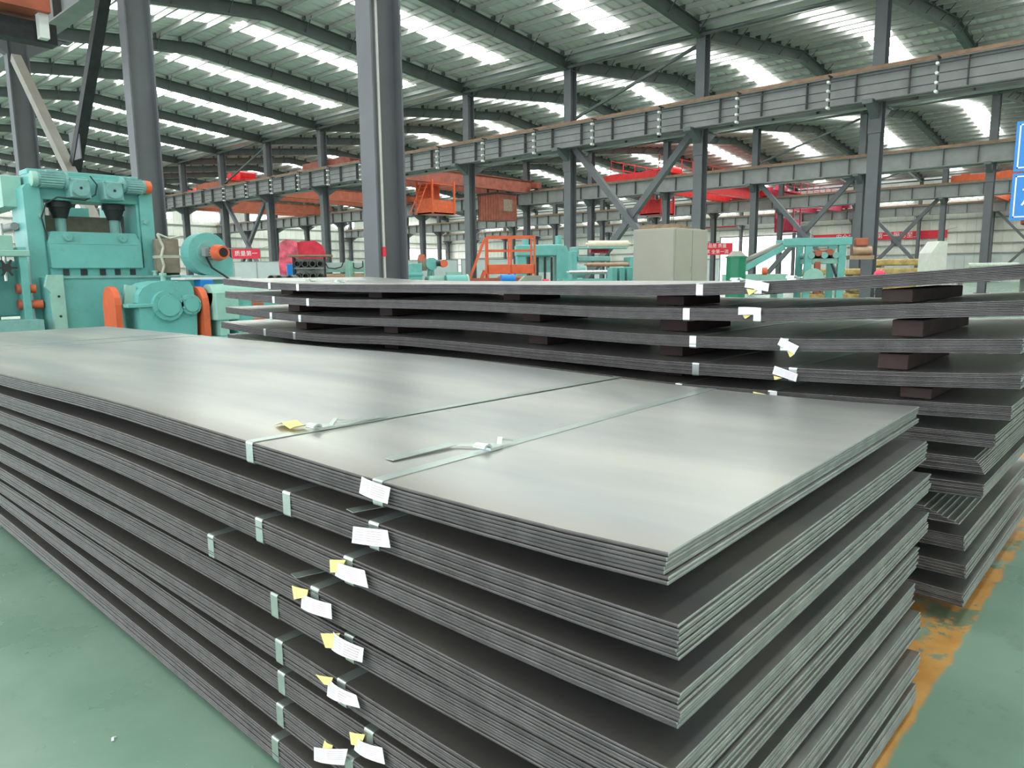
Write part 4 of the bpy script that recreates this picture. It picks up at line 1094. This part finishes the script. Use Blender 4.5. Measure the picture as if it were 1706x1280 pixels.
# teal roller stands (mid left)
def roller_stand(u, D, wd, label):
    x, y = at(u, D)
    t = thing('roller_stand', label, 'machine', (x, y, 0), -.75)
    for px in (-wd / 2, wd / 2 - .07):
        part('side_frame', MB().prism([(px - .03, 0), (px + .10, 0), (px + .07, 1.56), (px, 1.56)], 'y', -.12, .2), 'pale_teal', t, bevel=.01)
    part('cross_bar', MB().box(-wd / 2, wd / 2, -.05, .05, 1.30, 1.37).box(-wd / 2, wd / 2, -.05, .05, .62, .70), 'pale_teal', t)
    part('roller', MB().cyl((-wd / 2 + .08, -.02, 1.18), (wd / 2 - .08, -.02, 1.18), .09, 18), 'roller_rust', t)
    part('hose', MB().tube([(-wd / 2 + .1, -.08, 1.52), (-wd / 4, -.08, 1.40), (0, -.08, 1.38), (wd / 4, -.08, 1.42), (wd / 2 - .1, -.08, 1.56)], .014, 6), 'dark_steel', t)
    part('back_panel', MB().box(-wd / 2 + .05, wd / 2 - .05, .08, .11, 1.37, 1.52), 'panel_pale', t)
roller_stand(559, 17, .62, 'pale teal roller stand right of the pipe rack')
roller_stand(598, 17.6, .42, 'narrow pale teal roller stand left of the big dark column')

# second drive set right of the big column
x, y = at(700, 15)
t = thing('small_drive_set', 'small teal drive set with orange capped blower right of the big column', 'machine', (x, y, 0), -.5)
part('drive_box', MB().box(-.22, .0, -.2, .2, 0, 1.45).box(-.26, .02, -.22, .22, 1.2, 1.26), 'teal_paint', t, bevel=.012)
part('drive_gear', MB().box(.12, .45, -.25, .2, .9, 1.2), 'pale_teal', t, bevel=.05)
mm = part('drive_motor', MB().cyl((.5, -.1, 1.06), (.95, -.1, 1.06), .15, 22), 'teal_paint', t)
part('motor_disc', MB().cyl((.93, -.1, 1.06), (.97, -.1, 1.06), .165, 22).box(.55, .85, -.05, .1, 1.18, 1.27), 'pale_teal', mm)
fanp = part('blower_scroll', MB().cyl((.22, -.15, 1.44), (.22, .05, 1.44), .125, 24), 'teal_paint', t)
part('blower_cap', MB().cyl((.42, -.35, 1.44), (.42, -.2, 1.44), .075, 20), 'orange_paint', fanp)
part('blower_motor', MB().cyl((.28, -.28, 1.44), (.42, -.28, 1.44), .055, 16), 'dark_steel', fanp)
part('blower_leg', MB().bar((.1, 0, 0), (.2, 0, 1.45), .06).bar((.35, 0, 0), (.24, 0, 1.45), .06), 'teal_motor', t)
part('canvas_sleeve', MB().box(-.02, .12, -.1, .12, 1.30, 1.50), 'canvas_tan', t)
part('red_cap', MB().cyl((.04, 0, 1.50), (.04, 0, 1.63), .10, 18, .06), 'orange_crane', t)

# orange service platform
x, y = at(842, 16)
t = thing('service_platform', 'orange service platform with railings and a stair', 'platform', (x, y, 0), -.75)
part('deck', MB().box(-.42, .62, -.35, .35, 1.22, 1.42), 'orange_paint', t, bevel=.01)
for px in (-.42, .08, .58):
    for py in (-.35, .31): part('platform_post', MB().box(px, px + .04, py, py + .04, 0, 2.02), 'orange_paint', t)
for py in (-.34, .32):
    part('guard_rail', MB().box(-.42, .62, py, py + .03, 1.98, 2.02).box(-.42, .62, py, py + .03, 1.70, 1.73), 'orange_paint', t)
part('stair', MB().bar((-.45, -.30, 1.95), (-.80, -.30, 1.05), .04).bar((-.45, .30, 1.95), (-.80, .30, 1.05), .04).bar((-.45, -.30, 1.3), (-.95, -.30, 0), .05).bar((-.45, .30, 1.3), (-.95, .30, 0), .05), 'orange_paint', t)
for i in range(5): part('stair_tread', MB().box(-.92 + .1 * i, -.78 + .1 * i, -.30, .30, .2 + .22 * i, .23 + .22 * i), 'orange_paint', t)
part('orange_box', MB().box(-.75, .25, -.75, -.5, 0, 1.14).cyl((-.2, -.62, 1.06), (.5, -.62, 1.06), .12, 14), 'orange_crane', t)
x, y = at(846, 14.6)
t = thing('blue_motor', 'small blue motor lying before the orange platform', 'motor', (x, y, 0), -.6)
part('motor_barrel', MB().cyl((-.14, 0, 1.12), (.14, 0, 1.12), .09, 16), 'box_blue', t)
part('motor_stand', MB().box(-.12, .12, -.1, .1, 0, 1.05), 'dark_steel', t)

# teal press
x, y = at(897, 20)
t = thing('teal_press', 'teal portal press behind the orange platform', 'machine', (x, y, 0), -.75)
part('press_column', MB().prism([(.45, 0), (.80, 0), (.80, 1.75), (.70, 1.95), (.45, 1.95)], 'y', -.35, .35), 'teal_paint', t, bevel=.02)
part('press_column', MB().box(-.60, -.35, -.3, .3, 0, 1.78), 'teal_paint', t, bevel=.02)
part('press_head', MB().box(-.62, .6, -.34, .34, 1.68, 1.98), 'teal_paint', t, bevel=.03)
for px in (-.35, .55): part('press_cylinder', MB().cyl((px, 0, 1.98), (px, 0, 2.22), .09, 16), 'teal_paint', t)
part('press_ram', MB().box(-.2, .3, -.2, .2, 1.25, 1.68), 'teal_motor', t)
for px in (-.25, -.05, .15, .33): part('press_rod', MB().cyl((px, -.22, .9), (px, -.22, 1.65), .03, 10), 'dark_steel', t)
part('press_bed', MB().box(-.8, 1.2, -.5, .5, 0, 1.0), 'teal_motor', t, bevel=.02)
part('press_motor', MB().cyl((.95, -.1, 1.25), (1.25, -.1, 1.25), .16, 18), 'teal_motor', t)

# console
x, y = at(884, 12.2)
t = thing('control_console', 'low olive control console before the teal press', 'console', (x, y, 0), -.75)
part('console_body', MB().prism([(-.24, 0), (.16, 0), (.16, 1.19), (-.10, 1.19), (-.24, 1.06)], 'y', -.2, .2), 'console_olive', t, bevel=.01)
part('console_panel', MB().box(-.08, .14, -.21, -.2, .95, 1.15), 'girder_grey', t)
part('hand_valve', MB().cyl((.20, 0, 1.05), (.30, 0, 1.05), .08, 12), 'banner_red', t)

# roller table with rolls
x, y = at(985, 18)
t = thing('roller_table', 'teal roller table with cream, brown and silver rolls left of the cabinet', 'machine', (x, y, 0), -.75)
part('table_frame', MB().box(-.75, .95, -.5, -.4, .9, 1.08).box(-.75, .95, .5, .6, .9, 1.08).box(-.7, -.6, -.5, .6, 0, .9).box(.75, .85, -.5, .6, 0, .9), 'teal_paint', t, bevel=.01)
part('table_bed', MB().box(-.7, .9, -.4, .5, .98, 1.04), 'belt_grey', t)
rs = (('silver_roll', -.62, .35, -.45, 1.24, .05, 'roller_steel'), ('brown_roll', -.15, .95, -.2, 1.42, .05, 'roller_rust'), ('cream_roll', -.05, .95, .2, 1.92, .085, 'roller_cream'))
for nm, xa, xb, yy, z, r, m in rs: part(nm, MB().cyl((xa, yy, z), (xb, yy, z), r, 18).cyl((xa - .06, yy, z), (xb + .06, yy, z), r * .4, 10), m, t)
for px in (-.52, .88):
    part('roll_stand', MB().box(px, px + .12, -.3, .35, 1.05, 1.6 if px > 0 else 1.75), 'teal_paint', t, bevel=.015)
part('roll_carriage', MB().box(-.35, .45, -.1, .3, 1.5, 1.62).box(-.5, -.3, .0, .25, 1.6, 1.85).box(-.3, .9, .0, .3, 1.80, 1.84), 'teal_motor', t, bevel=.02)
part('red_cover', MB().cyl((.05, .45, 1.86), (.5, .45, 1.86), .16, 16), 'tarp_red', t)
x, y = at(1036, 15.2)
t = thing('teal_gear_stand', 'teal gear stand just left of the beige cabinet', 'machine', (x, y, 0), -.7)
for px in (-.26, -.10, .06): part('stand_plate', MB().box(px, px + .11, -.2, .2, 0, 1.33), 'teal_paint', t, bevel=.012)
part('stand_tie', MB().box(-.26, .17, -.12, .12, .85, .95), 'dark_steel', t)

# inclined conveyor with teal portal (right)
x, y = at(1330, 20)
t = thing('inclined_conveyor', 'teal inclined sheet conveyor with grey belt and tall portal frame', 'conveyor', (x, y, 0), -1.02)
part('conveyor_belt', MB().prism([(-1.75, 1.32), (-1.75, 1.38), (-.45, 1.98), (-.40, 1.92)], 'y', -.1, 1.1), 'belt_grey', t)
part('belt_apron', MB().prism([(-1.75, 1.16), (-1.75, 1.60), (-.75, 1.66), (-.45, 1.93), (-.50, 1.80), (-1.3, 1.22)], 'y', -.06, -.02), 'belt_grey', t)
for yy in (-.2, 1.1):
    part('conveyor_rail', MB().bar((-1.6, yy, 1.20), (-.42, yy, 1.86), .09, .16), 'teal_paint', t)
part('conveyor_bed', MB().box(-1.9, -.3, -.2, 1.1, .9, 1.14).box(-1.8, -1.65, -.2, 1.1, 0, .9).box(-.55, -.4, -.2, 1.1, 0, .9), 'pale_teal', t, bevel=.01)
for px in (.08, .92): part('portal_leg', MB().prism([(px, 0), (px + .16, 0), (px + .20, 1.9), (px + .02, 1.9)], 'y', -.3, -.12), 'teal_paint', t, bevel=.01)
for px in (.08, .92): part('portal_leg', MB().prism([(px, 0), (px + .16, 0), (px + .20, 1.9), (px + .02, 1.9)], 'y', .9, 1.08), 'teal_paint', t, bevel=.01)
part('portal_beam', MB().box(-.45, 1.25, -.32, -.1, 1.88, 2.08).box(-.45, 1.25, .9, 1.1, 1.88, 2.08), 'teal_paint', t, bevel=.012)
part('portal_brace', MB().bar((.98, -.2, .9), (.75, -.2, 1.5), .05).bar((.1, -.2, 1.45), (1.0, -.2, 1.5), .06), 'dark_steel', t)
for px, z, m in ((.25, 1.62, 'teal_motor'), (.42, 1.68, 'orange_crane'), (.58, 1.62, 'teal_motor'), (.72, 1.70, 'orange_crane'), (.86, 1.62, 'teal_motor')):
    part('roll_bearing', MB().cyl((px, -.35, z), (px, 1.0, z), .085, 14), m, t)
part('roll_carrier', MB().box(.2, .95, -.25, .9, 1.40, 1.54), 'pale_teal', t, bevel=.01)
part('jack_post', MB().box(.36, .50, -.3, -.15, .6, 1.45), 'orange_crane', t)
part('drive_motor', MB().cyl((1.28, -.2, 1.72), (1.75, -.2, 1.72), .13, 16).box(1.2, 1.8, -.35, 0, 1.5, 1.6), 'roller_rust', t)
part('red_gear', MB().box(1.35, 1.65, -.3, -.05, 1.86, 2.05), 'orange_crane', t, bevel=.02)
part('wheel_guard', MB().cyl((.3, -.5, 1.02), (.3, -.42, 1.02), .26, 22), 'pale_teal', t)
part('orange_motor', MB().cyl((-1.0, -.45, 1.22), (-.88, -.45, 1.22), .10, 16), 'orange_paint', t)

# packs of yellowish boards
for i, (u, D, wd, n) in enumerate(((1352, 30, 1.0, 4), (1432, 29, 1.0, 4), (1505, 27, 2.2, 5))):
    x, y = at(u, D)
    for k in range(n):
        o = thing('board_pack', 'tan wrapped pack of boards, %s of the %s pile before the side wall' % (['lowest', 'second', 'third', 'fourth', 'fifth'][k], ['left', 'middle', 'right'][i]), 'board pack', (x + random.uniform(-.04, .04), y + random.uniform(-.04, .04), .02 + .32 * k), -.95 + random.uniform(-.03, .03), 'tan board packs')
        part('pack_body', MB().box(-wd / 2, wd / 2, -.5, .5, .07, .30), 'pack_yellow', o, bevel=.05)
        part('pack_batten', MB().box(-wd / 2 + .15, -wd / 2 + .25, -.5, .5, 0, .07).box(wd / 2 - .25, wd / 2 - .15, -.5, .5, 0, .07), 'board_brown', o)
# white tapered block
x, y = at(1553, 22)
t = thing('white_block', 'tall white tapered concrete block before the side wall', 'block', (x, y, 0), -.75)
part('block_body', MB().prism([(-.30, 0), (.25, 0), (.22, 2.02), (-.02, 2.04), (-.26, 1.7)], 'y', -.28, .30), 'concrete_white', t, bevel=.02)
part('block_foot', MB().box(-.4, .35, -.35, .35, 0, .12), 'concrete_white', t, bevel=.01)
# red domed post
x, y = at(1466, 15)
t = thing('red_domed_post', 'post with a round red cap beside the leaning grey column', 'post', (x, y, 0))
part('post_shaft', MB().cyl((0, 0, 0), (0, 0, 1.12), .07, 16), 'dark_steel', t)
part('red_dome', MB().dome((0, 0, 1.11), .12, 20, 6, 1.0).cyl((0, 0, 1.10), (0, 0, 1.12), .135, 20), 'helmet_red', t)
# film wrapped rolls on a table
x, y = at(1655, 25)
t = thing('wrapped_sheet_pack', 'pale green film wrapped pack on a low white table at the right', 'pack', (x, y, .98), -.95)
part('pack_roll', MB().cyl((-.85, 0, .30), (.75, 0, .30), .14, 16).cyl((-.75, .3, .26), (.95, .3, .26), .12, 16), 'film_green', t)
part('pack_base', MB().box(-.8, .8, -.2, .5, .02, .14), 'dark_steel', t)
t = thing('low_table', 'low white table under the film wrapped pack', 'table', (x, y, 0), -.95)
part('table_top', MB().box(-1.3, 1.4, -.4, .7, .88, .98), 'concrete_white', t, bevel=.01)
for px in (-1.2, 1.2):
    for py in (-.3, .55): part('table_leg', MB().box(px, px + .1, py, py + .1, 0, .88), 'girt_grey', t)
x, y = at(1573, 24)
t = thing('sack_pile', 'small pale sack slumped beside the white block', 'sack', (x, y, 0))
part('sack_body', MB().dome((0, 0, .9), .30, 14, 6, 1.0), 'pack_yellow', t)
part('sack_base', MB().box(-.3, .3, -.3, .3, 0, .92), 'concrete_white', t, bevel=.04)

# ================================================================== SIGNS AND BANNERS
sg = thing('blue_sign', 'blue hanging sign with white border at the right edge', 'sign', (4.62, -.385, 1.47))
for i, (z0, z1) in enumerate(((0, .235), (.245, .49))):
    p = part('sign_panel', MB().box(-.012, .012, 0, 1.10, z0, z1), 'sign_blue', sg)
    e, m_ = .006, .014
    mb = MB()
    for a in ((m_, m_ + e, z0 + m_, z1 - m_), (1.10 - m_ - e, 1.10 - m_, z0 + m_, z1 - m_), (m_, 1.10 - m_, z0 + m_, z0 + m_ + e), (m_, 1.10 - m_, z1 - m_ - e, z1 - m_)):
        mb.box(-.0135, -.012, a[0], a[1], a[2], a[3])
    part('sign_border', mb, 'print_white', p)
for yy in (.25, .85): part('sign_hanger', MB().box(.012, .26, yy, yy + .03, .22, .25), 'dark_steel', sg)
def letters(body, size, parent, loc, rot, mat='print_white'):
    me = text_mesh(body, size)
    me.materials.clear(); me.materials.append(MATS[mat])
    o = link('lettering', me, parent, loc)
    o.rotation_euler = rot
    return o
letters('\u52a0\u5de5\u533a', .115, sg, (-.014, .885, .115), (PI / 2, 0, -PI / 2))
def banner(label, x, y, z, wd, ht, rz, lines, sz):
    t = thing('red_banner', label, 'banner', (x, y, z), rz)
    part('banner_cloth', MB().box(-wd / 2, wd / 2, -.02, .02, 0, ht), 'banner_red', t)
    part('banner_rope', MB().bar((-wd / 2 - .8, 0, ht + .2), (-wd / 2, 0, ht), .03).bar((wd / 2, 0, ht), (wd / 2 + .8, 0, ht + .2), .03), 'girt_grey', t)
    for i, l in enumerate(lines):
        letters(l, sz, t, (0, -.024, ht * (1 - (i + .5) / len(lines))), (PI / 2, 0, 0))
    return t
x, y = at(1190, 60)
bn = banner('red banner with two lines of white characters right of the cabinet', x, y, 2.55, 2.9, .95, -.75, ['\u4ea7\u54c1\u662f \u8d28\u91cf', '\u5982\u6c42 \u5168\u7b2c\u4e00\u6d41'], .36)
banner('long red banner on the side wall above the teal portal', XW - .185, 23.5, 4.15, 12.5, .75, -PI / 2, ['\u5b89\u5168\u751f\u4ea7  \u8d28\u91cf\u7b2c\u4e00  \u670d\u52a1\u81f3\u4e0a'], .6)
for q_ in (-1.5, 1.48): part('banner_pole', MB().box(q_, q_ + .04, -.02, .02, -2.55, 1.1), 'girt_grey', bn)
x, y = at(412, 47.5)
bl_ = banner('small red banner low at the left behind the blower', x, y, 2.35, 1.75, .62, -.75, ['\u8d28\u91cf\u7b2c\u4e00'], .36)
for q_ in (-.9, .88): part('banner_pole', MB().box(q_, q_ + .04, -.02, .02, -2.35, .7), 'girt_grey', bl_)
banner('thin red ribbon banner on the side wall between the columns', XW - .185, 40.6, 6.2, 4.6, .5, -PI / 2, ['\u5b89\u5168\u7b2c\u4e00'], .3)
